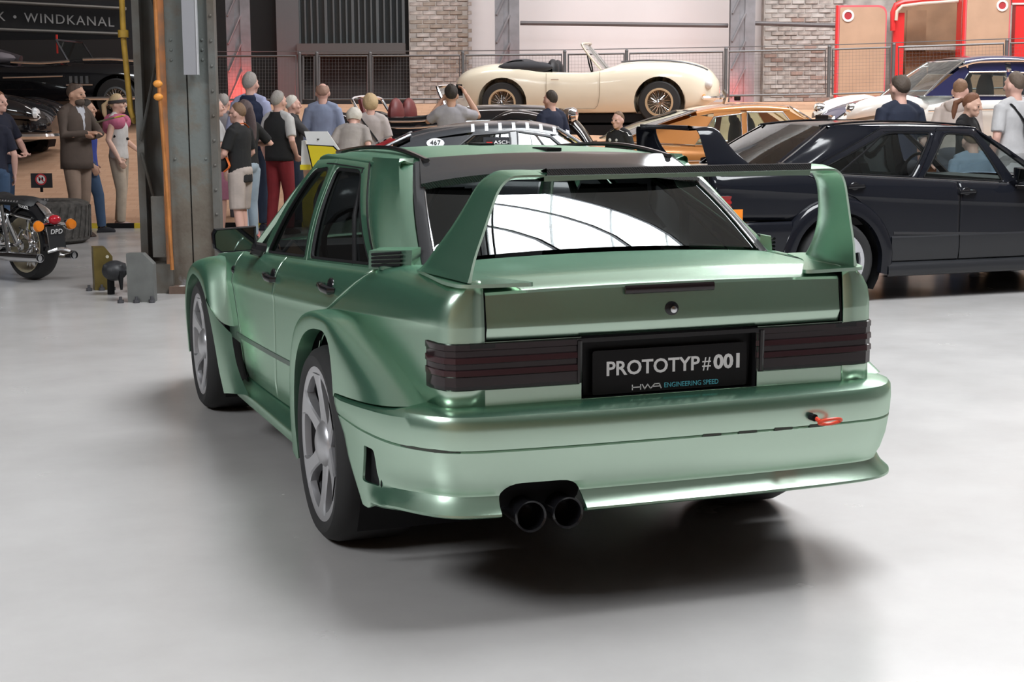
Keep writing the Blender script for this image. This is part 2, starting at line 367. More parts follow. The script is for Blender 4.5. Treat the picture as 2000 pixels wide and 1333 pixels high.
        for i, t in enumerate(np.linspace(0, 1, 9)):
            d_ = np.array(D[i]); k_ = Kp[0]+(Kp[1]-Kp[0])*t; w_ = Wd[0]+(Wd[1]-Wd[0])*t; k_[0] += .012*math.sin(PI*t); w_[0] += .012*math.sin(PI*t)
            k_ = k_*np.array([s, 1, 1]); w_ = w_*np.array([s, 1, 1]); r = []
            bul = np.array([s*(.035*(1-t)+.012), 0, 0])
            for f in np.linspace(0, 1, 9): r.append(d_+(k_-d_)*f+bul*math.sin(PI*f)*(1-.4*f))
            r.append(k_*.5+w_*.5+np.array([s*.004, -.003, 0])); r.append(w_); r.append(w_+np.array([-s*.03, .02, -.02])); rows.append(r)
        rows.append([np.array(q)+np.array([-s*.006, .006, .018]) for q in rows[-1]])
        cp = patch('rear_pillar', rows, paint, root, flip=s > 0, sharp=24)
        # louvre block at the foot of the pillar
        lv = MB(); A = np.array([s*.748, -.235, 1.000]); B = np.array([s*.660, -.425, 1.010]); e = B-A; n_ = np.array([-e[1]*s, e[0]*s, 0]); n_ = n_/np.linalg.norm(n_)*np.array([1, 1, 1]); n_ = n_*(1 if n_[0]*s > 0 else -1)
        P0 = [[A-n_*.03, A+n_*.024, A+n_*.020+[0, 0, .062], A-n_*.03+[0, 0, .070]], [B-n_*.03, B+n_*.014, B+n_*.008+[0, 0, .066], B-n_*.03+[0, 0, .074]]]
        C_ = B-n_*.03; P0.append([C_, C_, C_+[0, 0, .07], C_+[0, 0, .07]])
        lv.grid(np.array(P0), flip=s > 0); lv.build('vent_block', paint, cp, smooth=False)
        if proto:
            for k in range(4):
                a = A+e*.10+n_*.0245+[0, 0, .012+.0125*k]; b = A+e*.80+n_*.0225+[0, 0, .016+.0140*k]; q = MB(); q.tube([a, b], .0052, 6); q.build('louvre', M_BLACK, cp)
        # side trim line, handles, marker
        tr = MB(); ys = np.linspace(.50, 2.04, 16); zz = .512+(ys-.88)*(-.0375)
        tr.grid(np.array([[(s*(float(sedan_x(y, z))+.001), y, z-.014), (s*(float(sedan_x(y, z))+.009), y, z-.010), (s*(float(sedan_x(y, z))+.009), y, z+.010), (s*(float(sedan_x(y, z))+.001), y, z+.014)] for y, z in zip(ys, zz)]), flip=s > 0)
        tr.build('side_trim', P['trim'], root)
        for y, z, dr in ((1.165, .826, d1), (.165, .889, d2)):
            h = MB(); x = float(sedan_x(y, z)); h.ball((s*(x-.004), y-.01, z), (.016, .046, .042), 16, 10)
            h.tube([(s*(x+.006), y+.075, z+.006), (s*(x+.028), y+.05, z+.008), (s*(x+.032), y-.03, z+.006), (s*(x+.022), y-.075, z+.002), (s*(x+.002), y-.085, z+.002)], [.010, .013, .014, .013, .009], 8, sq=(1, 1.2)); h.build('door_handle', M_BLACKG, dr)
        b = MB(); x = float(sedan_x(2.145, .764)); b.ball((s*x, 2.145, .764), (.016, .03, .022), 12, 8); b.build('side_marker', M_BLACKG, ff)
        # mirrors
        m_ = MB(); c = np.array([s*.905, 1.60, .953])
        pr = [[(c[0]+s*a, 1.60+dy, c[2]+b_) for a, b_ in ((-.095, -.050), (.07, -.056), (.098, -.035), (.102, .03), (.088, .052), (-.095, .060))] for dy in (0.0,)]
        q = np.array(pr[0]); sh = lambda k, dy: (q-c)*np.array([k, 1, k])+c+np.array([0, dy, 0])
        m_.grid(np.array([sh(.86, .012), sh(.94, 0), sh(1, .01), sh(.99, .05), sh(.8, .10), sh(.35, .125), sh(.02, .13)]), cv=True, flip=s < 0)
        m_.tube([(s*.83, 1.63, .915), (s*.76, 1.62, .895)], [.03, .035], 8); mm = m_.build('door_mirror', P['mirror'], d1)
        g = MB(); gq = sh(.87, .008); g.add(gq, [tuple(range(6)) if s > 0 else tuple(range(6))[::-1]]); g.build('mirror_glass', P['mglass'], d1)
        # roof drip trims
        t = MB(); yy = np.linspace(.03, 1.42, 14); tz = curve1([.03, .24, .53, .8, 1.02, 1.42], [1.352, 1.372, 1.384, 1.380, 1.370, 1.342]); t.tube([(s*(.478-.012*max(0, y-1)), y, float(tz(y))) for y in yy], .009, 6, sq=(1.4, 1))
        t.build('roof_trim', M_BLACKG, root)
    # roof
    ys = [.055, .12, .25, .5, .8, 1.1, 1.3, 1.42]; rz = [1.358, 1.370, 1.380, 1.385, 1.383, 1.374, 1.356, 1.336]
    R = []
    for y, z in zip(ys, rz):
        e = float(sedan_gx(max(.45, min(y, 1.36)), 1.325)) if y > .35 else .566-.0*y
        ez_ = min(1.334, z-.016)+.012*max(0, (.35-y)/.3); R.append([(-e-.003, y, ez_-.032), (-e-.002, y, ez_-.006), (-e+.012, y, ez_+.006), (-.50, y, z-.022), (-.42, y, z-.012), (-.2, y-.01, z-.003), (0, y-.012, z), (.2, y-.01, z-.003), (.42, y, z-.012), (.50, y, z-.022), (e-.012, y, ez_+.006), (e+.002, y, ez_-.006), (e+.003, y, ez_-.032)])
    rf = patch('roof', R, paint, root, up=(2, 2))
    if proto:
        for x, y in ((-.035, .74), (.055, .22)):
            c = MB(); c.box((x, y, 1.386 if y > .5 else 1.380), (.058, .16, .012), mi=0); c.build('roof_tab', M_BLACK, rf)
    # windscreen + A-pillars + cowl
    Wt = [(x, 1.43-.03*(1-(x/.5)**2)*-1, 1.334+.022*(1-(x/.5)**2)) for x in np.linspace(-.50, .50, 9)]; Wb = [(x*1.30, 2.02+.10*(1-(x/.5)**2), .90+.03*(1-(x/.5)**2)) for x in np.linspace(-.50, .50, 9)]
    patch('windscreen', [Wt, Wb], tint, root, up=(4, 2))
    for s in (-1, 1):
        ap = MB(); ap.tube([(s*.520, 1.28, 1.322), (s*.532, 1.42, 1.305), (s*.60, 1.66, 1.150), (s*.705, 2.03, .885)], [.016, .022, .028, .035], 8, sq=(1.2, .8)); ap.build('front_pillar', paint, root)
    Hd = []
    for y in (2.03, 2.2, 2.6, 3.0, 3.25, 3.36):
        zb = float(sedan_zb(min(y, 3.3)))+.014; w = float(sedan_x(min(y, 3.3), 9))-.05; k = .045 if y < 3.3 else .02
        Hd.append([(x*w, y, zb+k*(1-x*x)+(.012 if abs(x) < .7 else 0)-(.03 if y > 3.3 else 0)) for x in (-1, -.8, -.6, -.3, 0, .3, .6, .8, 1)])
    patch('bonnet', Hd, paint, root, up=(2, 2), flip=True)
    # nose
    N = MB(); pl = [(-.74, 3.22), (-.70, 3.36), (-.5, 3.43), (0, 3.46), (.5, 3.43), (.70, 3.36), (.74, 3.22)]
    fb = [[(x*k, y+dy, z) for x, y in pl] for z, dy, k in ((.745, -.09, .94), (.70, -.05, .98), (.52, 0, 1.0), (.50, .07, 1.10), (.36, .09, 1.14), (.22, .10, 1.17), (.17, .06, 1.15))]
    nz = patch('front_bumper', fb, paint, root, up=(2, 3), flip=True)
    g = MB(); g.box((0, 3.455, .61), (.52, .05, .16)); g.build('grille', M_BLACK, nz)
    for s in (-1, 1):
        h = MB(); h.box((s*.47, 3.425, .61), (.34, .05, .14), rz=-s*.12); h.build('headlamp', P['mglass'], nz)
    # rear glass with its black frame
    def rg(u, t, off=0.0):     # u -1..1 across, t 0 bottom..1 top
        hw = .640+(.520-.640)*t+.010*math.sin(PI*t); y = -.452+(.062+.452)*t; z = 1.030+(1.342-1.030)*t+.020*math.sin(PI*t)*.6
        q = 1-u*u; return np.array([u*hw, y-.055*q*(1-.3*t), z+.032*q*(1-.4*t)])+off*np.array([0, -.5, .86])
    us = [-1, -.97, -.92, -.85, -.6, -.3, 0, .3, .6, .85, .92, .97, 1]
    patch('rear_window', [[rg(u*.965, t) for u in np.linspace(-1, 1, 21)] for t in np.linspace(.02, 1, 11)], tint, root, flip=True)
    for s in (-1, 1):
        fr = MB(); fr.grid(np.array([[rg(s*u, t, .006 if .92 < u < 1 else -.002) for u in (1.0, .985, .945, .932)] for t in np.linspace(-.02, 1, 9)]), flip=s < 0)
        fr.build('rear_window_frame', P['carbon'], root)
    if proto:
        for s in (-1, 1):
            f2 = MB(); f2.tube([rg(s*.932, t, .006) for t in np.linspace(0, .98, 9)], .0035, 5); f2.build('window_edging', M_CHROME, root)
        # carbon roof spoiler over the top of the glass
        top = [[rg(u, t, h) for u in np.linspace(-.955, .955, 25)] for t, h in ((1.035, .006), (1.0, .012), (.9, .026), (.8, .040), (.72, .050))]
        lip = [rg(u, .70-.025*(1-u*u), .050-.035*abs(u)**3) for u in np.linspace(-.955, .955, 25)]
        top = [[p-(np.array([0, -.5, .86])*.035*abs(u)**3*k) for p, u in zip(r, np.linspace(-.955, .955, 25))] for r, k in zip(top, (.0, .1, .5, .8, 1.0))]
        und = [p+np.array([0, .006, -.024]) for p in lip]; inn = [rg(u, .80, .004) for u in np.linspace(-.955, .955, 25)]
        patch('roof_spoiler', top+[lip, und, inn], P['carbonc'], root, up=(1, 2), flip=True, sharp=30)
    # boot lid: top, ridge, fold and rear face
    xs = np.linspace(-.604, .604, 17)
    def lidrow(y, z, bow=.012, yb=.0): return [(x, y-yb*(1-(x/.604)**2), z-bow*(x/.604)**2) for x in xs]
    L = [lidrow(-.46, 1.054, .022, .05), lidrow(-.56, 1.051, .020, .035), lidrow(-.66, 1.047, .018, .02), lidrow(-.76, 1.0425, .015, .01), lidrow(-.86, 1.037, .012, .008), lidrow(-.885, 1.034, .012, .008), lidrow(-.90, 1.030, .012, .008), lidrow(-.955, 1.014, .010, .008), lidrow(-.978, 1.008, .009, .008), lidrow(-.990, 1.003, .009, .008), lidrow(-.995, .994, .008, .008),
         lidrow(-.998, .96, .005, .008), lidrow(-1.005, .91, .002, .008), lidrow(-1.008, .889, 0, .008), lidrow(-1.008, .884, 0, .008), lidrow(-.998, .850, 0, .008), lidrow(-.99, .848, 0, .008)]
    lid = patch('boot_lid', L, paint, root, up=(1, 2), flip=True, sharp=22)
    for s in (-1, 1):          # dark shut line
        sl = MB(); sl.tube([(s*.609, y, z) for y, z in ((-.47, 1.026), (-.76, 1.026), (-.955, 1.002), (-.986, .992), (-.998, .96), (-1.008, .87), (-1.008, .845))], .0035, 5); sl.build('shut_line', M_BLACK, root)
    t = MB(); t.tube([(x, -1.004-.008*(1-(x/.6)**2), .985) for x in np.linspace(-.155, .148, 9)], .0135, 8, sq=(.45, 1)); t.build('brake_light', P['lampd'], lid)
    k = MB(); k.lathe([(.024, -.004), (.024, .004), (.020, .007), (.0, .007)], (.003, -1.008, .919), (0, -1, 0), 20); k.build('boot_lock', M_BLACKG, lid)
    k = MB(); k.lathe([(.011, .0), (.011, .012), (.0, .013)], (.006, -1.010, .918), (0, -1, 0), 16); k.build('lock_barrel', M_CHROME, lid)
    # tail panel round the plate recess
    def tp(name, pts, off=0.0): 
        return [(x, -1.012-.006*(1-(x/.7)**2)+off, z) for x, z in pts]
    for s in (-1, 1):
        q = MB(); q.grid(np.array([tp('', [(s*x, z) for x in (.615, .5, .4, .302)]) for z in (.640, .655, .70, .75, .80, .848)]), flip=s > 0); q.build('tail_panel', paint, root)
    q = MB(); q.grid(np.array([tp('', [(x, z) for x in np.linspace(-.302, .302, 9)]) for z in (.635, .655)])); q.build('tail_panel', paint, root)
    rc = MB(); o_ = tp('', [(-.304, .853), (.304, .853), (.296, .655), (-.296, .655)]); i_ = [(x*.965, -.985, .655+(z-.655)*.96+.004) for x, y, z in o_]
    rc.grid(np.array([o_, i_]), cv=True, flip=False); rc.add(i_, [(0, 1, 2, 3)]); rc.build('plate_recess', P['recess'], root, smooth=False)
    # black strip and lamps
    st = MB(); st.grid(np.array([[(x, -1.021-.006*(1-(x/.7)**2)+o, z) for x in np.linspace(-.66, .66, 13)] for z, o in ((.829, .01), (.831, 0), (.844, 0), (.847, .01))])); st.build('tail_strip', P['lampblk'], root)
    for s in (-1, 1):
        rows = [(.846, .002, 0), (.843, .010, 1), (.826, .010, 1), (.823, .006, 1), (.806, .006, 1), (.803, .011, 2), (.786, .012, 2), (.783, .006, 1), (.768, .006, 1), (.765, .012, 2), (.748, .013, 2), (.744, .008, 1), (.716, .008, 1), (.706, .008, 0), (.702, .002, 0)]
        pl = [(.758, -.835), (.748, -.90), (.737, -.955), (.724, -.985), (.70, -1.002), (.66, -1.010), (.55, -1.014), (.45, -1.016), (.320, -1.018), (.298, -1.018)]
        nrm = []
        for i in range(len(pl)): a, b = np.array(pl[max(0, i-1)]), np.array(pl[min(len(pl)-1, i+1)]); d = (b-a)/np.linalg.norm(b-a); nrm.append(np.array([-d[1], d[0]])*-1 if (-d[1]) < 0 else np.array([-d[1], d[0]]))
        nrm = [n if (n[1] < .2) else -n for n in nrm]
        lmp = MB(); pp = [np.array(p) for p in pl]; G = []
        for z, of, kind in rows:
            r = []
            for i, p in enumerate(pp):
                of2 = (of*(0, .55, .65, .8, .9)[i]+.004 if i < 5 else of) if 0 < i < len(pp)-1 else -.004
                y_sh = .10*(.846-z)*-1 if i < 2 else 0
                w = p+nrm[i]*of2; r.append((s*w[0], w[1]-y_sh*-.6, z-(.012 if (z < .75 and i < 3) else 0)*0))
            G.append(r)
        G = np.array(G); f = gfaces(*G.shape[:2]); mi = []
        for i in range(len(rows)-1):
            kk = rows[i][2] if rows[i][2] == rows[i+1][2] else min(rows[i][2], rows[i+1][2])
            mi += [kk]*(len(pp)-1)
        if s < 0: f = [q[::-1] for q in f]
        tl = obj('tail_lamp', G.reshape(-1, 3), f, [P['lampblk'], P['lampd'], P['lampr']], root, True, mi, sharp=25)
        fin = MB(); fin.tube([(s*.312, -1.024, .708), (s*.312, -1.028, .838)], .008, 6); fin.build('lamp_end', P['lampblk'], tl)
        if not proto:
            a = MB(); a.box((s*.757, -.80, .688), (.018, .15, .11)); a.build('turn_signal', P['amber'], tl)
    # underbody, cabin tub, seats
    u = MB(); u.box((0, 1.2, .45), (1.22, 4.25, .20)); u.box((0, 1.32, .40), (1.50, 1.7, .22)); u.build('underbody', M_BLACK, root, smooth=False)
    i_ = MB()
    i_.box((0, .55, .62), (1.44, 2.6, .06)); i_.box((0, -.60, .82), (1.30, .62, .30)); i_.box((0, -.38, .995), (1.20, .26, .02)); i_.box((0, 1.85, .80), (1.40, .35, .22)); i_.build('cabin_floor', P['inner'], root, smooth=False)
    for x in (-.36, .36):
        sd = MB(); sd.grid(interp(np.array([[(x+a, .55-.20*b+.02, .66+.62*b+(.05 if abs(a) > .15 else 0)*0) for a in (-.24, -.2, 0, .2, .24)] for b in np.linspace(0, 1, 5)]), 2))
        P1 = np.array([[(x+a*w, .50-.22*b-(.05 if abs(a) > .2 else 0)*-1, .64+.60*b) for a in (-.24, -.20, -.1, 0, .1, .20, .24)] for b, w in ((0, 1), (.35, 1.05), (.7, 1.0), (.85, .62), (1.0, .5))])
        sd = MB(); sd.grid(P1); sd.grid(P1+np.array([0, -.09, 0]), flip=True); sd.box((x, .80, .66), (.46, .50, .12)); sd.box((x, .36, 1.10), (.36, .07, .10)); sd.build('seat', P['inner'], root)
    w = MB(); a = np.linspace(0, 2*PI, 20, endpoint=False); w.tube([(-.36+.18*math.cos(q), 1.45+.06*math.sin(q), .92+.17*math.sin(q)) for q in a], .014, 6, closed=True); w.build('steering_wheel', M_BLACK, root)
    b = MB(); b.tube([(-.52, -.02, .70), (-.52, -.02, 1.15), (-.44, -.02, 1.29), (0, -.02, 1.31), (.44, -.02, 1.29), (.52, -.02, 1.15), (.52, -.02, .70)], .02, 8)
    if proto: b.build('roll_bar', M_BLACK, root)
# ------------------------------------------------------------------ green prototype car
def green_paint():
    m = bpy.data.materials.new('green metallic paint'); m.use_nodes = True; nt = m.node_tree; b = nt.nodes['Principled BSDF']
    nt.nodes.remove(b); out = nt.nodes['Material Output']; g = nt.nodes.new('ShaderNodeBsdfAnisotropic'); df = nt.nodes.new('ShaderNodeBsdfDiffuse'); mx = nt.nodes.new('ShaderNodeMixShader')
    g.inputs['Color'].default_value = (.60, .735, .615, 1); g.inputs['Roughness'].default_value = .27; df.inputs['Color'].default_value = (.06, .25, .15, 1); mx.inputs[0].default_value = .78     # flake layer over a deep green base
    nt.links.new(df.outputs[0], mx.inputs[1]); nt.links.new(g.outputs[0], mx.inputs[2]); nt.links.new(mx.outputs[0], out.inputs['Surface'])
    tc = nt.nodes.new('ShaderNodeTexCoord'); n = nt.nodes.new('ShaderNodeTexNoise'); n.inputs['Scale'].default_value = 900
    bp = nt.nodes.new('ShaderNodeBump'); bp.inputs['Strength'].default_value = .05; bp.inputs['Distance'].default_value = .001
    nt.links.new(tc.outputs['Object'], n.inputs['Vector']); nt.links.new(n.outputs['Fac'], bp.inputs['Height']); nt.links.new(bp.outputs['Normal'], g.inputs['Normal'])
    return m
def carbon_mat(name, rough, k=1.0):
    m = bpy.data.materials.new(name); m.use_nodes = True; nt = m.node_tree; b = nt.nodes['Principled BSDF']; b.inputs['Roughness'].default_value = rough; b.inputs['Specular IOR Level'].default_value = .5 if rough < .2 else .12
    tc = nt.nodes.new('ShaderNodeTexCoord'); w = nt.nodes.new('ShaderNodeTexWave'); w.bands_direction = 'DIAGONAL'; w.inputs['Scale'].default_value = 80 if rough < .2 else 170
    r = nt.nodes.new('ShaderNodeValToRGB'); r.color_ramp.elements[0].color = (.010*k, .010*k, .011*k, 1); r.color_ramp.elements[1].color = (.055*k, .055*k, .058*k, 1)
    nt.links.new(tc.outputs['Object'], w.inputs['Vector']); nt.links.new(w.outputs['Fac'], r.inputs['Fac']); nt.links.new(r.outputs['Color'], b.inputs['Base Color']); b.inputs['Coat Weight'].default_value = .6 if rough < .2 else .1; b.inputs['Coat Roughness'].default_value = .06
    return m
M_GREEN = green_paint()
M_SILVER = mat('wheel silver', (0.50, 0.50, 0.52), 0.36, 0.75)
HP = dict(paint=M_GREEN, dark=M_BLACK, rim=M_SILVER, glass=M_TINT, trim=mat('dark green trim', (.045, .085, .06), .35, .3), mirror=M_BLACKG, mglass=mat('mirror glass', (.25, .27, .28), .03, 1.0), carbon=carbon_mat('carbon matt', .35), carbonc=carbon_mat('carbon clear', .10),
          lampblk=mat('lamp black', (.010, .009, .010), .16), lampd=mat('smoked lamp lens', (.022, .013, .015), .14), lampr=mat('smoked red lens', (.040, .014, .017), .14), recess=mat('recess black', (.008, .008, .009), .4, spec=.2), inner=mat('cabin dark', (.03, .03, .032), .7), amber=mat('amber lens', (.9, .25, .02), .2))
hero = thing('sports_sedan', 'pale green metallic racing sedan with tall rear wing and PROTOTYP # 001 plate', 'car')
sedan(hero, HP, True)
def flare_rows(lip, outer, s, yc, zc, nb=9, lipw=.030, inset=.055, bul=(2.0, 2.0)):
    """blister over a wheel: from the arch return over the lip and out to the body side"""
    lip = interp(np.array(lip), 3); outer = interp(np.array(outer), 3); R = []
    for l, o in zip(lip, outer):
        rad = np.array([0, l[1]-yc, l[2]-zc]); rad /= np.linalg.norm(rad); r = [l+np.array([-inset, 0, 0]), l, l+rad*.001]
        l2 = l+rad*lipw; r.append(l2)
        for f in np.linspace(0, 1, nb)[1:]:
            p = l2.copy(); p[1:] += (o[1:]-l2[1:])*(1-(1-f)**bul[0]); p[0] += (o[0]-l2[0])*f**bul[1]; r.append(p)
        R.append([q*np.array([s, 1, 1]) for q in r])
    return R
for s in (-1, 1):
    lip = [(.890, .42, .21), (.900, .42, .34), (.910, .355, .56), (.912, .265, .67), (.912, .14, .738), (.911, 0, .770), (.911, -.135, .780), (.913, -.230, .752), (.915, -.278, .680), (.915, -.300, .578)]
    yz = [(.60, .22), (.58, .38), (.52, .58), (.40, .735), (.22, .805), (-.02, .833), (-.20, .832), (-.36, .803), (-.60, .742), (-.90, .645)]
    out = [(float(sedan_x(y, max(z, .5)))+.003, y, z) for y, z in yz]
    patch('rear_flare', flare_rows(lip, out, s, 0, .36, bul=(2.7, 2.3)), M_GREEN, hero, flip=s > 0, sharp=30)
    lip = [(.925, 3.04, .24), (.935, 3.04, .42), (.94, 2.97, .57), (.94, 2.85, .655), (.94, 2.69, .695), (.94, 2.52, .683), (.938, 2.42, .650), (.937, 2.37, .625), (.936, 2.335, .600)]
    yz = [(3.25, .25), (3.25, .45), (3.20, .60), (3.05, .715), (2.78, .775), (2.55, .790), (2.39, .765), (2.27, .64), (2.14, .490)]
    out = [(float(sedan_x(min(y, 3.28), max(z, .5)))+.003, y, z) for y, z in yz]
    patch('front_flare', flare_rows(lip, out, s, 2.665, .335, bul=(1.8, 1.8)), M_GREEN, hero, flip=s < 0, sharp=30)
    bl = []
    for (ly, lz), (ty, tz), tx in (((2.335, .598), (1.85, .497), .895), ((2.22, .515), (1.80, .440), .897), ((2.10, .41), (1.74, .385), .897), ((1.99, .30), (1.64, .325), .893), ((1.87, .215), (1.50, .268), .885)):
        bl.append([(.90, ly+.01, lz+.004), (.936, ly, lz), (.932, ly+(ty-ly)*.25, lz+(tz-lz)*.3), (.920, ly+(ty-ly)*.6, lz+(tz-lz)*.65), (tx, ty, tz)])
    patch('fender_blade', [[np.array(p)*[s, 1, 1] for p in r] for r in bl], M_GREEN, hero, up=(3, 2), flip=s < 0, sharp=30)
    v = MB(); v.grid(np.array([[(s*(float(sedan_x(y+o, max(z, .45)))+.006), y+o, z) for o in (0, .1, .2, .36)] for y, z in ((1.985, .515), (1.95, .44), (1.90, .37), (1.76, .268))]), flip=s < 0)
    v.build('vent_shade', M_BLACK, hero)  # black sheet painting the shade inside the open vent
    sk = [[(.79, y, .30+.028*(1.8-y)), (.815, y, .292+.028*(1.8-y)), (.862, y, .262+.020*(1.8-y)), (.876, y, .245+.018*(1.8-y)), (.876, y, .212+.022*(1.8-y)), (.868, y, .200+.022*(1.8-y)), (.72, y, .195+.02*(1.8-y))] for y in (1.86, 1.7, 1.4, 1.0, .7, .45, .38)]
    patch('side_skirt', [[np.array(p)*[s, 1, 1] for p in r] for r in sk], M_GREEN, hero, up=(2, 2), flip=s > 0, sharp=30)
    for yc, zc, R in ((0, .36, .43), (2.665, .335, .40)):       # dark wheel housings
        w = MB(); w.grid(np.array([[(s*x, yc+R*math.cos(a), zc+R*math.sin(a)) for x in (.45, .855)] for a in np.linspace(-.6, PI+.6, 20)]), flip=s > 0); w.build('wheel_housing', M_BLACK, hero)
    wheel_part(hero, s*.905, 0, .353, s, .352, .278, .30, M_SILVER, M_STEELD)
    wheel_part(hero, s*.925, 2.665, .335, s, .334, .260, .27, M_SILVER, M_STEELD, hub=.078)
# rear bumper: plan curve swept by a profile
pl = np.array([(.916, -.20), (.915, -.35), (.912, -.52), (.900, -.72), (.868, -.885), (.818, -.985), (.765, -1.050), (.69, -1.090), (.5, -1.112), (.25, -1.121), (0, -1.123)])
pl = interp(pl, 4); full = np.concatenate([pl[:-1], (pl*np.array([-1, 1]))[::-1]])
tn = np.gradient(full, axis=0); tn /= np.linalg.norm(tn, axis=1)[:, None]; nr = np.stack([-tn[:, 1], tn[:, 0]], 1); nr *= np.sign((nr*full).sum(1))[:, None]
prof = [(.655, -.11), (.650, -.06), (.645, -.03), (.636, -.008), (.622, .002), (.59, .004), (.545, .001), (.536, -.001), (.532, -.006), (.528, -.001), (.47, -.010), (.42, -.026), (.395, -.040), (.386, -.042), (.376, -.034), (.36, -.012), (.340, .012), (.333, .013), (.324, -.01), (.322, -.05)]
def ystart(z): return float(np.interp(z, [.28, .33, .40, .50, .60, .66], [-.66, -.58, -.47, -.385, -.315, -.30]))
B = []
for z, o in prof:
    row = []
    for (x, y), n in zip(full, nr):
        side = max(0, min(1, (y+1.0)/.45)); side = side*side*(3-2*side)
        zz = z-(.034*side*max(0, min(1, (.47-z)/.12)))-.050*max(0, min(1, (y+.95)/.65))*max(0, (z-.53)/.12); ys = ystart(zz)
        yy = y if y < -.72 else -.72+(y+.72)/(.52)*(ys+.72)
        oo = o if z > .535 else o*(1-side)+(-.010 if z < .5 else o)*side; oo = oo-.016*max(0, 1-abs(side-.12)/.25) if z < .37 else oo
        row.append((x+n[0]*oo, yy+n[1]*oo, zz))
    B.append(row)
bump = patch('rear_bumper', B, M_GREEN, hero, flip=True, sharp=32)
sm = bump.modifiers.new('t', 'SOLIDIFY'); sm.thickness = .008; sm.offset = -1; dgbake(bump)
c = MB(); c.prism(poly_round([(-.600, .20), (-.318, .20), (-.330, .425), (-.590, .425)], [.002, .002, .07, .07], 7), (0, -.99, 0), (1, 0, 0), (0, 0, 1), (0, -1, 0), .25); cut(bump, c)
c = MB(); c.prism(poly_round([(-.055, -.06), (.055, -.06), (.045, .058), (-.04, .058)], .014, 4), (-.84, -.690, .425), (0, -1, 0), (0, 0, 1), (-1, 0, 0), .12); cut(bump, c)
v = MB(); v.box((-.858, -.695, .425), (.03, .13, .14)); v.build('side_vent', M_BLACK, hero, smooth=False)
v = MB(); v.prism(poly_round([(-.615, .335), (-.303, .335), (-.318, .44), (-.602, .44)], .05, 6), (0, -.97, 0), (1, 0, 0), (0, 0, 1), (0, -1, 0), .04); v.build('exhaust_recess', M_BLACK, hero, smooth=False)
for x in (-.498, -.378):
    e = MB(); e.lathe([(.042, .25), (.047, .0), (.050, -.01), (.049, -.016), (.043, -.012), (.041, .12), (0, .12)], (x, -1.085, .322+.004*(x+.5)), (0, 1, 0), 28); e.build('exhaust_pipe', M_BLACKG, hero)
def onb(x, z, o=.0):           # a point on the bumper skin
    i = np.argmin(np.abs(full[:, 0]-x)+(full[:, 1] > -.6)*9); k = float(np.interp(z, [p[0] for p in prof[::-1]], [p[1] for p in prof[::-1]]))+o
    return np.array([full[i, 0]+nr[i, 0]*k, full[i, 1]+nr[i, 1]*k, z])
for xa, xb in ((-.86, -.72), (.06, .15), (.20, .27), (.30, .36), (.44, .48)):      # scuffs in the groove
    q = MB(); X = np.linspace(xa, xb, 6); w = [.001, .004, .003, .005, .003, .001]
    q.add([onb(x, .533+a, .0015) for x, a in zip(X, w)]+[onb(x, .533-a, .0015) for x, a in zip(X, w)], [(i, i+1, 7+i, 6+i) for i in range(5)]); q.build('scuff', mat('scuff', (.05, .055, .045), .7), bump)
h = MB(); p = onb(.462, .566, .0); h.tube([p+[0, .02, 0], p+[.004, -.02, -.002]], .012, 8, mi=0); h.build('hook_socket', M_BLACK, hero)
h = MB(); c0 = p+np.array([.050, -.035, -.014]); h.tube([c0+np.array([-.040, .0, .004])+np.array([.0, .02, .006]), c0+np.array([-.036, 0, .003])], .007, 8)
h.tube([c0+np.array([.038*math.cos(a), -.020*math.sin(a), .012*math.sin(a)]) for a in np.linspace(0, 2*PI, 24, endpoint=False)], .0055, 8, closed=True); h.build('tow_hook', mat('tow hook red', (.78, .07, .03), .35), hero)
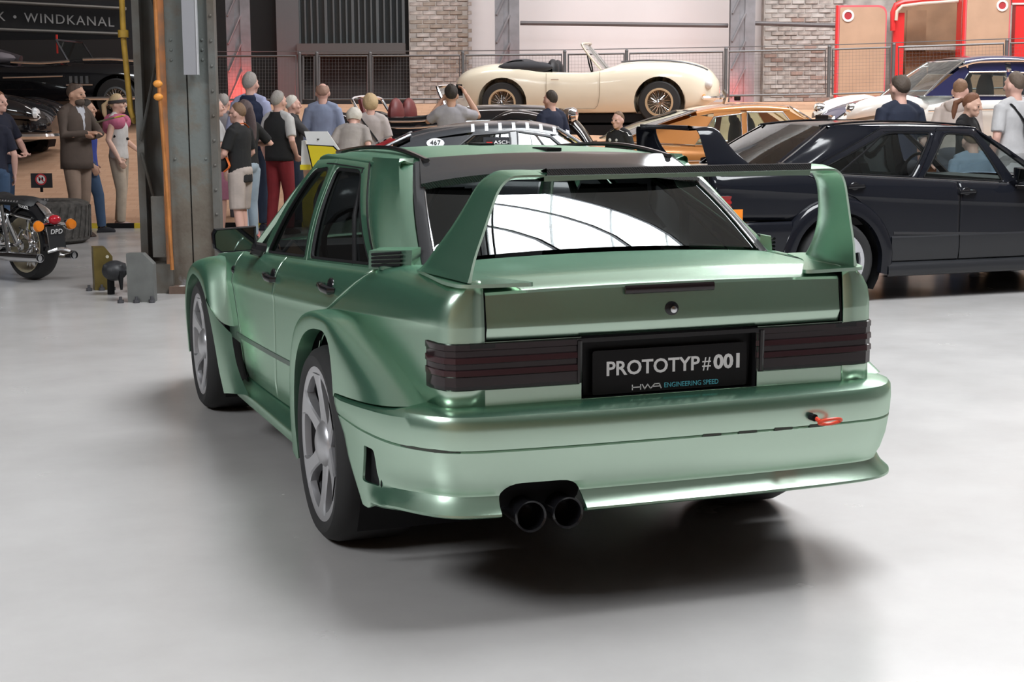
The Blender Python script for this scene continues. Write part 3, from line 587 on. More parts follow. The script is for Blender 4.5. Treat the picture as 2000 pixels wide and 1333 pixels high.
# rear wing
def wing(root, m, m_strip, strip=True):
    for s in (-1, 1):
        # foot plate
        f = MB(); o = poly_round([(.705, -.60), (.712, -.93), (.688, -1.015), (.64, -1.024), (.475, -1.040), (.455, -1.025), (.60, -.78), (.63, -.60)], [.02, .05, .03, .02, .012, .02, .05, .03], 5)
        zt = lambda y: 1.030+(-.04-.0)*max(0, (-.62-y))**1.0*.62
        n = len(o); v = [(s*p[0], p[1], zt(p[1])+.004) for p in o]+[(s*p[0], p[1], zt(p[1])-.007) for p in o]
        fc = [tuple(range(n)), tuple(range(n, 2*n))[::-1]]+[(i, n+i, n+(i+1) % n, (i+1) % n) for i in range(n)]
        f.add(v, fc if s > 0 else [q[::-1] for q in fc]); ft = f.build('wing_foot', m, root)
        # upright blending into the blade: (x, y_lead, y_trail, z, half-thickness)
        st = [(.690, -.610, -1.010, 1.026, .030), (.683, -.650, -1.012, 1.050, .020), (.668, -.712, -1.020, 1.10, .017), (.640, -.788, -1.032, 1.17, .017), (.612, -.842, -1.045, 1.24, .017), (.588, -.872, -1.056, 1.295, .017), (.566, -.885, -1.064, 1.325, .016), (.535, -.905, -1.070, 1.342, .015), (.490, -.918, -1.074, 1.344, .014), (.44, -.925, -1.076, 1.3435, .013)]
        R = []
        for i, (x, yl, yt, z, h) in enumerate(st):
            a, b = st[max(0, i-1)], st[min(len(st)-1, i+1)]; d = np.array([b[0]-a[0], b[3]-a[3]]); d /= np.linalg.norm(d); nrm = np.array([d[1], -d[0]])     # outward normal in the x-z plane
            if nrm[0] < 0 and i < 6: nrm = -nrm
            ring = []
            for t, th in ((0, 0), (.06, .55), (.25, 1), (.55, .95), (.85, .5), (1.0, .22)): ring.append((t, th))
            for t, th in ((1.0, -.22), (.85, -.5), (.55, -.95), (.25, -1), (.06, -.55)): ring.append((t, th))
            toe = .040*max(0, min(1, (1.34-z)/.31)); R.append([(s*(x+.008*toe/.04-toe*t+nrm[0]*h*th), yl+(yt-yl)*t, z+nrm[1]*h*th) for t, th in ring])
        R = np.array(R); u = patch('wing_upright', R, m, root, up=(3, 1), cv=True, flip=s < 0, sharp=45)
    R = []
    for x in np.linspace(-.445, .445, 15):
        zc = 1.3435+.004*(1-(x/.445)**2); R.append([(x, -.925+(-.151)*t, zc+.013*th-(.0 if True else 0)) for t, th in ((0, 0), (.06, .55), (.25, 1), (.55, .95), (.85, .6), (1.0, .35), (1.0, -1.3), (.85, -1.25), (.55, -1.1), (.25, -1), (.06, -.55))])
    patch('wing_blade', R, m, root, cv=True, sharp=45)
    if strip:
        R = [[(x, -1.030, 1.357), (x, -1.082, 1.366), (x, -1.087, 1.364), (x, -1.086, 1.345), (x, -1.078, 1.343), (x, -1.05, 1.352)] for x in (-.440, -.436, 0, .438, .442)]
        patch('wing_strip', np.array(R), m_strip, root, cv=True, up=(4, 1), sharp=30)
wing(hero, M_GREEN, HP['carbonc'])
# plate and its lettering
pt = MB(); pt.prism(poly_round([(-.262, .662), (.268, .662), (.268, .80), (-.262, .80)], .008, 3), (0, -1.001, 0), (1, 0, 0), (0, 0, 1), (0, -1, 0), .008); plate = pt.build('number_plate', mat('plate black', (.010, .009, .010), .45, spec=.2), hero, smooth=False)
text_mesh('plate_lettering', 'PROTOTYP', .062, M_WHITE, plate, .001, (-.058, -1.0095, .7395), width=.318, bold=.0012)
text_mesh('plate_lettering', '#', .060, M_WHITE, plate, .001, (.127, -1.0095, .7395), width=.030)
text_mesh('plate_lettering', '001', .062, M_WHITE, plate, .001, (.203, -1.0095, .7395), width=.092, bold=.0022)
M_CY = mat('cyan print', (.10, .48, .58), .5)
text_mesh('plate_lettering', 'ENGINEERING SPEED', .022, M_CY, plate, .001, (.075, -1.0095, .678), width=.188)
lg = MB(); z0, z1, w = .671, .685, .0032      # the three-letter mark as bent strokes
def stroke(pts):
    pts = [np.array(p) for p in pts]
    for a, b in zip(pts[:-1], pts[1:]):
        d = (b-a)/np.linalg.norm(b-a); n = np.array([-d[1], d[0]])*w/2; a2, b2 = a-d*w/2, b+d*w/2
        lg.prism([tuple(a2-n), tuple(b2-n), tuple(b2+n), tuple(a2+n)], (0, -1.009, 0), (1, 0, 0), (0, 0, 1), (0, -1, 0), .001)
for q in ([(-.128, z0), (-.128, z1)], [(-.100, z0), (-.100, z1)], [(-.128, .678), (-.100, .678)], [(-.094, z1), (-.086, z0), (-.076, z1), (-.066, z0), (-.052, z1), (-.036, z1), (-.030, z0)], [(-.060, .677), (-.034, .677)]): stroke(q)
lg.build('plate_emblem', M_WHITE, plate, smooth=False)
for x, z in ((-.255, .80), (.262, .80)): pass
# round sticker low on the rear window
def rgp(u, t, off):
    hw = .640+(.520-.640)*t+.010*math.sin(PI*t); y = -.452+.514*t; z = 1.030+.312*t+.012*math.sin(PI*t); q = 1-u*u
    return np.array([u*hw, y-.055*q*(1-.3*t), z+.032*q*(1-.4*t)])+off*np.array([0, -.5, .86])
stk = MB(); c0 = (-.885, .10); ring = lambda r, o: [rgp(c0[0]+r*1.55*math.cos(a), c0[1]+r*1.75*math.sin(a), o) for a in np.linspace(0, 2*PI, 24, endpoint=False)]
for r0, r1 in ((.027, .0225), (.016, .0135)): stk.grid(np.array([ring(r0, .004), ring(r1, .004)]), cv=True, flip=True)
for k in range(4):
    a = (-.0135+.0068*k); stk.add([rgp(c0[0]+a*1.5, c0[1]-.012, .004), rgp(c0[0]+(a+.003)*1.5, c0[1]-.012, .004), rgp(c0[0]+(a+.008)*1.5, c0[1]+.015, .004), rgp(c0[0]+(a+.0045)*1.5, c0[1]+.015, .004)], [(0, 1, 2, 3)])
stk.build('window_sticker', M_WHITE, hero, smooth=False)
# ------------------------------------------------------------------ the hall: floor, banked slope, walls, columns, rail
def floor_mat():
    m = bpy.data.materials.new('polished concrete'); m.use_nodes = True; nt = m.node_tree; b = nt.nodes['Principled BSDF']
    tc = nt.nodes.new('ShaderNodeTexCoord'); n = nt.nodes.new('ShaderNodeTexNoise'); n.inputs['Scale'].default_value = .9; n.inputs['Detail'].default_value = 9; n.inputs['Roughness'].default_value = .62
    r = nt.nodes.new('ShaderNodeValToRGB'); r.color_ramp.elements[0].position = .33; r.color_ramp.elements[1].position = .68
    r.color_ramp.elements[0].color = (.40, .388, .382, 1); r.color_ramp.elements[1].color = (.47, .458, .452, 1)
    nt.links.new(tc.outputs['Object'], n.inputs['Vector']); nt.links.new(n.outputs['Fac'], r.inputs['Fac']); nt.links.new(r.outputs['Color'], b.inputs['Base Color'])
    n2 = nt.nodes.new('ShaderNodeTexNoise'); n2.inputs['Scale'].default_value = 2.4; n2.inputs['Detail'].default_value = 5
    r2 = nt.nodes.new('ShaderNodeMapRange'); r2.inputs['To Min'].default_value = .17; r2.inputs['To Max'].default_value = .32
    nt.links.new(tc.outputs['Object'], n2.inputs['Vector']); nt.links.new(n2.outputs['Fac'], r2.inputs['Value']); nt.links.new(r2.outputs['Result'], b.inputs['Roughness'])
    b.inputs['Specular IOR Level'].default_value = .6
    return m
fl = MB(); P = np.array([H(u, d, 0) for u, d in ((-15, -9), (15, -9), (15, 34), (-15, 34))]); fl.add(P, [(0, 1, 2, 3)]); structure(fl.build('floor', floor_mat(), None, False))
def brick_mat(name, c1, c2, cm, sx, sy, rough=.85, vec='Object'):
    m = bpy.data.materials.new(name); m.use_nodes = True; nt = m.node_tree; b = nt.nodes['Principled BSDF']; b.inputs['Roughness'].default_value = rough
    tc = nt.nodes.new('ShaderNodeTexCoord'); mp = nt.nodes.new('ShaderNodeMapping'); mp.inputs['Rotation'].default_value = (0, 0, YAW)
    bt = nt.nodes.new('ShaderNodeTexBrick'); bt.inputs['Color1'].default_value = (*c1, 1); bt.inputs['Color2'].default_value = (*c2, 1); bt.inputs['Mortar'].default_value = (*cm, 1)
    bt.inputs['Scale'].default_value = 1; bt.inputs['Brick Width'].default_value = sx; bt.inputs['Row Height'].default_value = sy; bt.inputs['Mortar Size'].default_value = .006
    nt.links.new(tc.outputs['Object'], mp.inputs['Vector']); nt.links.new(mp.outputs['Vector'], bt.inputs['Vector']); nt.links.new(bt.outputs['Color'], b.inputs['Base Color']); return m
M_SLOPE = brick_mat('sandy paving', (.50, .295, .185), (.56, .345, .225), (.46, .285, .185), .24, .12)
def slope_z(d): return 1.5*np.clip((np.asarray(d, float)-20)/8, 0, 1)**1.15
G = [[H(u, d+foot, float(slope_z(d))+.004) for u in np.linspace(-14.5, 14.5, 30) for foot in (0,)] for d in (20, 20.5, 21, 22, 23, 24, 25, 26, 27, 28, 29, 33)]
structure(patch('floor_bank', G, M_SLOPE, None, flip=False))
M_YEL = mat('yellow paint', (.62, .45, .03), .5)
kb = MB()
for k in range(40):
    u = -14+k*.7; kb.box(H(u, 19.94, .03), (.35, .08, .06), HROT, 0); kb.box(H(u+.35, 19.94, .03), (.35, .08, .06), HROT, 1)
structure(kb.build('trim_1', [M_BLACK, M_YEL], None, False))
def wallbox(name, px0, px1, d, z0, z1, m, th=.3, u0=None, u1=None):
    a = atz(px0, d, 2.0)@RH-CAMP@RH if u0 is None else u0; b = atz(px1, d, 2.0)@RH-CAMP@RH if u1 is None else u1
    w = MB(); w.box(H((a+b)/2, d+th/2, (z0+z1)/2), (b-a, th, z1-z0), HROT); return structure(w.build(name, m, None, False))
M_DARKW = mat('dark wall', (.018, .018, .019), .8); M_WALLW = mat('white plaster', (.66, .63, .64), .8, noise=(.7, .05)); M_PIER = mat('worn plaster', (.40, .36, .32), .9, noise=(3.0, .55), bump=(9, .4)); M_MORT = mat('mortar', (.44, .41, .385), .95, noise=(4, .35))
wallbox('wall_back', 0, 585, 30.4, 0, 9.4, M_DARKW, u0=-15)
wallbox('wall_back', 585, 800, 30.4, 0, 9.4, M_DARKW)
wallbox('wall_back', 800, 915, 30.25, 0, 9.4, M_MORT)
wallbox('wall_back', 915, 1490, 30.6, 0, 9.4, M_WALLW)
wb = wallbox('wall_back', 1490, 1640, 30.3, 0, 9.4, M_MORT)
wallbox('wall_back', 1640, 2000, 30.4, 0, 9.4, M_MORT, u1=15)
for nm, u, m in (('wall_left', -14.9, mat('left wall', (.035, .033, .032), .8)), ('wall_right', 14.9, mat('right wall', (.22, .20, .19), .8))):
    w = MB(); w.box(H(u, 11, 4.7), (.3, 42, 9.4), HROT); structure(w.build(nm, m, None, False))
w = MB(); w.box(H(0, -9.2, 4.7), (30, .3, 9.4), HROT); structure(w.build('wall_front', mat('brown wall', (.34, .22, .14), .8, noise=(.5, .35)), None, False))
ce = MB(); ce.box(H(0, 11.5, 9.55), (30, 43, .1), HROT); ceil = structure(ce.build('ceiling', mat('ceiling grey', (.55, .55, .55), .8), None, False))
M_SKY = mat('skylight and fill glass', (.95, .98, 1.0), .5, emit=SKYL)
M_RAFT = mat('rafter', (.10, .10, .11), .6)
for u0, u1, d0, d1, nr in SKYLIGHTS_AND_FILL:
    n = int((u1-u0)/1.25+.5)
    for k in range(n):
        a, b = u0+(u1-u0)*k/n, u0+(u1-u0)*(k+1)/n
        s_ = MB(); s_.add([H(a+.03, d0, 9.46), H(b-.03, d0, 9.46), H(b-.03, d1, 9.46), H(a+.03, d1, 9.46)], [(0, 3, 2, 1)]); s_.build('skylight_or_fill_pane', M_SKY, ceil, False)  # same panes serve the strips added for brightness
    for k in range(nr+1):
        d = d0+(d1-d0)*k/nr; r = MB(); r.box(H((u0+u1)/2, d, 9.38), (u1-u0, .035, .10), HROT); r.build('rafter', M_RAFT, ceil, False)
    for k in range(4):
        u = u0+.25+(k+.5)*.22; 
    t = MB(); 
    for k in range(3): t.tube([H(u0-.15+.12*k, d0, 9.25), H(u0-.15+.12*k, d1, 9.25)], .02, 6)
    stuff(t.build('truss_rods', M_RAFT, ceil))
# bricks one by one on the two brick faces in view
def bricks(px0, px1, d, z0, z1, parent, cols, bw=.25, bh=.082, limit=290):
    a = float((atz(px0, d, 2.0)-CAMP)@RH); b = float((atz(px1, d, 2.0)-CAMP)@RH); me = []
    for m in cols:
        o = MB(); q = np.array([(-.5, 0, -.5), (.5, 0, -.5), (.5, 0, .5), (-.5, 0, .5), (-.46, -1, -.42), (.46, -1, -.42), (.46, -1, .42), (-.46, -1, .42)])*np.array([bw-.014, .022, bh-.012])
        o.add(q, [(4, 5, 6, 7), (0, 1, 5, 4), (1, 2, 6, 5), (2, 3, 7, 6), (3, 0, 4, 7)]); t = o.build('brick', m, None, False); me.append(t.data); bpy.data.objects.remove(t)
    n = 0; row = 0; z = z0
    while z < z1 and n < limit:
        u = a+(bw/2 if row % 2 else 0)+bw/2*0
        while u < b-.02 and n < limit:
            o = bpy.data.objects.new('brick', random.choice(me)); COL.objects.link(o); o.parent = parent
            o.location = H(u+bw/2, d+random.uniform(0, .010), z+bh/2); o.rotation_euler = (random.uniform(-.02, .02), 0, HROT+random.uniform(-.01, .01)); o.scale = (min(1, (b-u)/bw), random.uniform(.6, 1.2), 1); n += 1; u += bw
        z += bh; row += 1
bc = [mat('brick whitewash', (.54, .50, .475), .9, noise=(5, .45)), mat('brick worn white', (.47, .42, .39), .9, noise=(7, .5)), mat('brick red', (.40, .29, .25), .9, noise=(6, .3)), mat('brick brown', (.37, .32, .275), .9, noise=(5, .4)), mat('brick pale', (.58, .55, .525), .9, noise=(4, .3))]
bricks(1491, 1641, 30.3, 1.5, 3.9, wb, [bc[0], bc[1], bc[4], bc[1], bc[2], bc[0]])
pier = [o for o in bpy.data.objects if o.name == 'wall_back.002'][0]
bricks(801, 914, 30.25, 1.5, 3.9, pier, [bc[3], bc[1], bc[3], bc[1], bc[0]])
# dark glazed bay with bars over a ledge
bay = thing('glazed_bay', 'dark barred window bay with a grey ledge beam above the railing', 'window', atz(690, 30.2, 0))
M_BAR = mat('bay bar', (.075, .085, .09), .5); M_LEDGE = mat('ledge grey', (.085, .082, .082), .7); bay.rotation_euler = (0, 0, HROT)
def loc_u(px, d, o): return float((atz(px, d, 2.0)-np.array(o.location))@RH)
for px0, px1 in ((588, 640), (640, 692), (692, 740), (740, 790)):
    g = MB(); a, b = loc_u(px0, 30.2, bay), loc_u(px1, 30.2, bay); g.box(((a+b)/2, .0, 4.0), (b-a-.03, .04, 3.2)); g.build('pane', mat('bay glass', (.02, .026, .030), .15), bay, False)
for k, px in enumerate((588, 600, 612, 624, 640, 655, 668, 680, 692, 704, 716, 728, 740, 753, 766, 778, 790)):
    g = MB(); g.box((loc_u(px, 30.2, bay), -.05, 4.0), (.05 if k % 4 == 0 else .03, .05, 3.2)); g.build('bar', M_BAR, bay, False)
g = MB(); a, b = loc_u(585, 30.2, bay), loc_u(793, 30.2, bay); g.box(((a+b)/2, -.12, 2.52), (b-a, .3, .20)); g.build('ledge', M_LEDGE, bay, False)
g = MB(); g.box(((loc_u(548, 30.2, bay)+loc_u(585, 30.2, bay))/2, -.05, 3.4), (.42, .2, 4.4)); g.build('side_post', mat('grey post', (.10, .105, .11), .7), bay, False)
# steel columns along the back
M_STEELC = mat('column grey', (.24, .24, .26), .6, noise=(4, .25))
def far_column(px0, px1, d, label, z1=9.4):
    t = thing('steel_column', label, 'column', atz((px0+px1)/2, d, 0), HROT); w = loc_u(px1, d, t)-loc_u(px0, d, t)
    for nm, c, s in (('flange', (-w*.30, -.10, z1/2), (w*.34, .03, z1)), ('flange', (w*.30, -.10, z1/2), (w*.40, .03, z1)), ('web', (0, .02, z1/2), (w*.3, .22, z1)), ('flange', (-w*.2, .14, z1/2), (w*.5, .03, z1))):
        g = MB(); g.box(c, s); g.build(nm, M_STEELC, t, False)
    for k in range(6):
        g = MB(); g.tube([(-w*.4, -.13, 1.6+k*.5), (w*.12, -.13, 2.1+k*.5)], .018, 6); g.build('lattice_bar', M_STEELC, t)
    return t
far_column(452, 500, 29.4, 'reddish lit steel column behind the crowd in front of the dark wall')
far_column(967, 1016, 29.6, 'grey steel column behind the cream open car, against the white wall')
far_column(1419, 1468, 29.6, 'grey steel column between the white wall and the brick wall')
for px, y0, y1 in ((462, 45, 190), (496, 45, 92)):
    pass
pl_ = thing('lit_board', 'orange upright board beside the reddish steel column', 'panel', atz(463, 29.7, 1.5), HROT)
g = MB(); g.box((0, 0, .75), (.14, .05, 1.55)); g.build('board', mat('orange board', (.75, .20, .05), .5), pl_, False)
rb = thing('wall_rail', 'long dark steel rail across the white wall at head height', 'rail', (0, 0, 0))
for a, b in ((1016, 1422), (1468, 1632)):
    g = MB(); p, q = at(a, 45, 29.7), at(b, 50, 29.7); g.tube([p, q], .04, 8); g.build('pipe', mat('rail dark', (.10, .09, .095), .5), rb)
# red glow from floor spots at the column feet
def spot_can(px, d, e, label):
    p = atz(px, d, 1.53); t = thing('floor_spotlight', label, 'lamp', p); g = MB(); g.lathe([(.05, 0), (.06, .02), (.06, .10), (.045, .11), (.045, .09), (0, .09)], (0, 0, 0), (0, 0, 1), 14); g.build('housing', M_BLACK, t)
    g = MB(); g.lathe([(.044, .095), (0, .095)], (0, 0, 0), (0, 0, 1), 14); g.build('lens', mat('red lens', (1.0, .08, .04), .4, emit=3), t)
    l = bpy.data.lights.new('red_glow', 'POINT'); l.energy = e; l.color = (1, .07, .045); l.shadow_soft_size = .05; o = bpy.data.objects.new('red_glow', l); COL.objects.link(o); o.parent = t; o.location = (0, 0, .20)
spot_can(478, 29.0, 26, 'small red uplight at the foot of the reddish column'); spot_can(993, 29.2, 7, 'small red uplight at the foot of the column behind the cream car'); spot_can(1440, 29.2, 7, 'small red uplight at the foot of the column beside the brick wall')
# railing with wire-mesh panels
def rail_d(px): return 28.7-(px-420)/1580*1.9
rl = thing('mesh_railing', 'long grey steel railing with wire mesh panels in front of the walls', 'railing', atz(420, 28.7, 1.5))
M_RAIL = mat('railing grey', (.13, .13, .135), .5, .3); ro_ = np.array(rl.location)
def rp(px, y): return at(px, y, rail_d(px))-ro_
ytop = lambda px: float(np.interp(px, [420, 840, 1150, 1420, 1620, 1960, 2060], [110, 109, 106, 101, 97, 85, 82])); ybot = lambda px: float(np.interp(px, [420, 1100, 1420, 1620, 1740, 2060], [195, 193, 187, 184, 180, 168]))
for a, b in ((424, 578), (592, 614), (624, 718), (728, 898), (910, 1097), (1110, 1219), (1230, 1412), (1424, 1612), (1626, 1738), (1755, 1960), (1974, 2060)):
    c4 = [rp(a, ytop(a)), rp(b, ytop(b)), rp(b, ybot(b)), rp(a, ybot(a))]; f = MB(); f.tube(c4, .022, 6, closed=True); fr = f.build('panel_frame', M_RAIL, rl)
    m = MB(); A, B_, C_, D = (np.array(c) for c in c4); nx = max(2, int(np.linalg.norm(B_-A)/.055)); ny = int(np.linalg.norm(D-A)/.055)
    for i in range(1, nx): m.tube([A+(B_-A)*i/nx, D+(C_-D)*i/nx], .0017, 3, cap=False)
    for i in range(1, ny): m.tube([A+(D-A)*i/ny, B_+(C_-B_)*i/ny], .0017, 3, cap=False)
    stuff(m.build('wire_mesh', M_RAIL, fr))
for px in (420, 585, 619, 723, 904, 1103, 1224, 1418, 1620, 1746, 1967):
    p = MB(); t_, b_ = rp(px, ytop(px)-5), rp(px, ybot(px)+6); b_[:2] = t_[:2]; p.tube([b_, t_], .03, 8); p.ball(t_, .034, 8, 6); p.build('post', M_RAIL, rl)
c = MB(); c.tube([rp(px, ytop(px)-9) for px in (420, 700, 904, 1103, 1420, 1620, 1967, 2060)], .008, 5); c.build('top_cable', M_RAIL, rl)
# ------------------------------------------------------------------ big steel column near the motorcycle
col = thing('riveted_column', 'tall grey riveted steel column with flaking paint beside the motorcycle', 'column', H(0, 13.2, 0)+RH*0, 0)
cx = float((atz(380, 13.0, 0)-CAMP)@RH); col.location = H(cx, 13.2, 0); col.rotation_euler = (0, 0, HROT)
M_COL = mat('column flaking paint', (.235, .255, .25), .6, noise=(2.6, .45, (.20, .175, .15)), bump=(30, .25)); M_COLD = mat('column shaded side', (.115, .118, .112), .6, noise=(3, .5, (.085, .07, .055)), bump=(20, .3))  # second is a darker copy, the shaded side put into its colour
def flaking(m):           # paint is intact high up and worn to rust and primer lower down
    nt = m.node_tree; b = nt.nodes['Principled BSDF']; tc = nt.nodes.new('ShaderNodeTexCoord'); sp = nt.nodes.new('ShaderNodeSeparateXYZ'); n = nt.nodes.new('ShaderNodeTexNoise'); n.inputs['Scale'].default_value = 3.5; n.inputs['Detail'].default_value = 7; n.inputs['Roughness'].default_value = .65
    mr = nt.nodes.new('ShaderNodeMapRange'); mr.inputs['From Min'].default_value = 1.25; mr.inputs['From Max'].default_value = .15; ad = nt.nodes.new('ShaderNodeMath'); ad.operation = 'ADD'; rp_ = nt.nodes.new('ShaderNodeValToRGB'); e = rp_.color_ramp.elements
    e[0].position = .52; e[0].color = (.135, .150, .143, 1); e[1].position = .66; e[1].color = (.135, .118, .095, 1); k = e.new(.86); k.color = (.10, .078, .06, 1); k = e.new(.95); k.color = (.19, .19, .20, 1); k = e.new(1.1 if False else 1.0); k.color = (.17, .085, .06, 1)
    ad.use_clamp = True; ml = nt.nodes.new('ShaderNodeMath'); ml.operation = 'MULTIPLY'; ml.inputs[1].default_value = .38
    nt.links.new(tc.outputs['Object'], sp.inputs[0]); nt.links.new(tc.outputs['Object'], n.inputs['Vector']); nt.links.new(sp.outputs['Z'], mr.inputs['Value']); nt.links.new(mr.outputs['Result'], ml.inputs[0]); nt.links.new(ml.outputs[0], ad.inputs[0]); nt.links.new(n.outputs['Fac'], ad.inputs[1]); nt.links.new(ad.outputs[0], rp_.inputs['Fac']); nt.links.new(rp_.outputs['Color'], b.inputs['Base Color'])
flaking(M_COL)
cu = lambda px, d=13.1: float((atz(px, d, .8)-CAMP)@RH)-cx
cz1 = 9.4
for nm, x0, x1, y, th in (('face_plate', 334, 372, -.10, .02), ('face_plate', 375, 417, -.10, .02)):
    g = MB(); a, b = cu(x0), cu(x1); g.box(((a+b)/2, y, cz1/2), (b-a, th, cz1)); g.build(nm, M_COL, col, False)
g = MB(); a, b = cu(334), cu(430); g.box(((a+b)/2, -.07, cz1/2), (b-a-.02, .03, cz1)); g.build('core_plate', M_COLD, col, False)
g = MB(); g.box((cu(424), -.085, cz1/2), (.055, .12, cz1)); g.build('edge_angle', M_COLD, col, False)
g = MB(); g.box((cu(328), -.10, cz1/2), (.05, .06, cz1)); g.build('edge_angle', mat('rusty orange edge', (.42, .15, .045), .6, noise=(5, .5, (.22, .12, .07))), col, False)
for px, yy in ((270, -.02), (318, -.02)):
    g = MB(); g.box((cu(px), .10, cz1/2), (.06, .10, cz1)); g.build('channel', M_COLD, col, False)
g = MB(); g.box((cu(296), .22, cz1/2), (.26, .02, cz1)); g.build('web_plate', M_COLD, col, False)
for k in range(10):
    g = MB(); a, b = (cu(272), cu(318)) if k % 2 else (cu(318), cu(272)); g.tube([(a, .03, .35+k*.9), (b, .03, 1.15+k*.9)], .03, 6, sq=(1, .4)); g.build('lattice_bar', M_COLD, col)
for k in range(22):
    for px in (424,):
        g = MB(); g.ball((cu(px), -.148, .25+k*.2), (.013, .010, .013), 8, 6); g.build('rivet', M_COLD, col)
for x in (345, 405):
    for z in (1.1, 1.9, 1.98, 2.06): 
        g = MB(); g.ball((cu(x), -.112, z), (.012, .008, .012), 8, 6); g.build('rivet', M_COL, col)
g = MB(); g.box((cu(310), -.14, .55), (.10, .06, .5)); g.box((cu(300), -.02, .12), (.30, .3, .24)); g.build('base_bracket', M_COLD, col, False)
g = MB(); g.box((cu(384), -.14, .03), (.46, .16, .06)); g.build('base_plate', mat('base rust', (.20, .13, .10), .8, noise=(6, .4)), col, False)
g = MB(); g.ball((cu(352), -.16, .035), (.05, .05, .03), 10, 6); g.build('base_bolt', mat('paint spill', (.7, .7, .7), .6), col)
lb = thing('cable_box', 'flat grey cable cover fixed high on the riveted column face', 'box', at(371, 60, 13.0)); lb.rotation_euler = (0, 0, HROT)
g = MB(); w = cu(384)-cu(357); g.box((0, 0, .30), (w, .05, 1.30)); g.build('cover', mat('cover grey', (.27, .27, .29), .45), lb, False); g = MB(); g.box((w*.5, -.003, .30), (.008, .056, 1.30)); g.build('cover_edge', mat('cover edge', (.5, .5, .52), .4), lb, False)
# yellow pipe on the column's dark flank
yp = thing('gas_pipe', 'yellow gas pipe running down the dark side of the riveted column', 'pipe', H(cx, 13.3, 0)); yp.rotation_euler = (0, 0, HROT); M_YP = mat('pipe yellow', (.42, .25, .03), .5, noise=(8, .4))
zt = lambda y: float(at(256, y, 13.3)[2])
g = MB(); g.tube([(cu(249, 13.3), 0, 9.0), (cu(254, 13.3), 0, zt(80)), (cu(262, 13.3), 0, zt(215)), (cu(266, 13.3), .0, zt(228)), (cu(266, 13.3), .05, zt(238))], .024, 10); g.build('pipe', M_YP, yp)
g = MB(); g.lathe([(.03, -.03), (.045, -.03), (.045, .03), (.03, .03)], (cu(254, 13.3), 0, zt(66)), (0, 0, 1), 12); g.build('collar', M_YP, yp)
op = thing('orange_conduit', 'thin orange conduit with brackets along the riveted column corner', 'pipe', H(cx, 12.98, 0)); op.rotation_euler = (0, 0, HROT); M_OR = mat('conduit orange', (.50, .19, .05), .5, noise=(7, .4))
g = MB(); g.tube([(cu(313, 12.98), 0, 9.0), (cu(318, 12.98), 0, zt(150)), (cu(325, 12.98), 0, zt(330)), (cu(331, 12.98), 0, .2)], .016, 8); g.build('conduit', M_OR, op)
for y in (165, 190): 
    g = MB(); g.ball((cu(317, 12.98), -.01, zt(y)), (.04, .03, .03), 8, 6); g.build('bracket', mat('bracket orange', (.75, .30, .05), .5), op)
# sign band with raised lettering, high over the dark display
sg = thing('sign_band', 'black overhead fascia with pale WINDKANAL lettering between two grey bars', 'sign', at(120, 40, 27)); sg.rotation_euler = (0, 0, HROT); so = np.array(sg.location)
def sl(px, y, d=27): v = at(px, y, d)-so; return np.array([v@RH, v@FH, v[2]])
g = MB(); p = sl(120, 40); g.box((0, .12, 0), (3.6, .1, .62)); g.build('fascia', mat('fascia black', (.012, .012, .014), .6), sg, False)
for ya, yb in ((3, 17), (57, 67)):
    g = MB(); a, b = sl(-20, ya), sl(246, yb); g.tube([a, b], .045, 8, sq=(1, .6)); g.build('bar', mat('bar pale', (.22, .21, .195), .6), sg)
ex = sl(220, 44)-sl(50, 35); text_mesh('lettering', 'WINDKANAL', .22, mat('letter grey', (.36, .36, .36), .6), sg, .004, sl(134, 39.5)+np.array([0, .04, 0]), ex=ex, width=1.50, spacing=1.15)
text_mesh('lettering', 'K  \u2022', .22, MATS['letter grey'], sg, .004, sl(12, 33)+np.array([0, .04, 0]), ex=ex); text_mesh('lettering', '\u2022', .22, MATS['letter grey'], sg, .004, sl(238, 45)+np.array([0, .04, 0]), ex=ex)
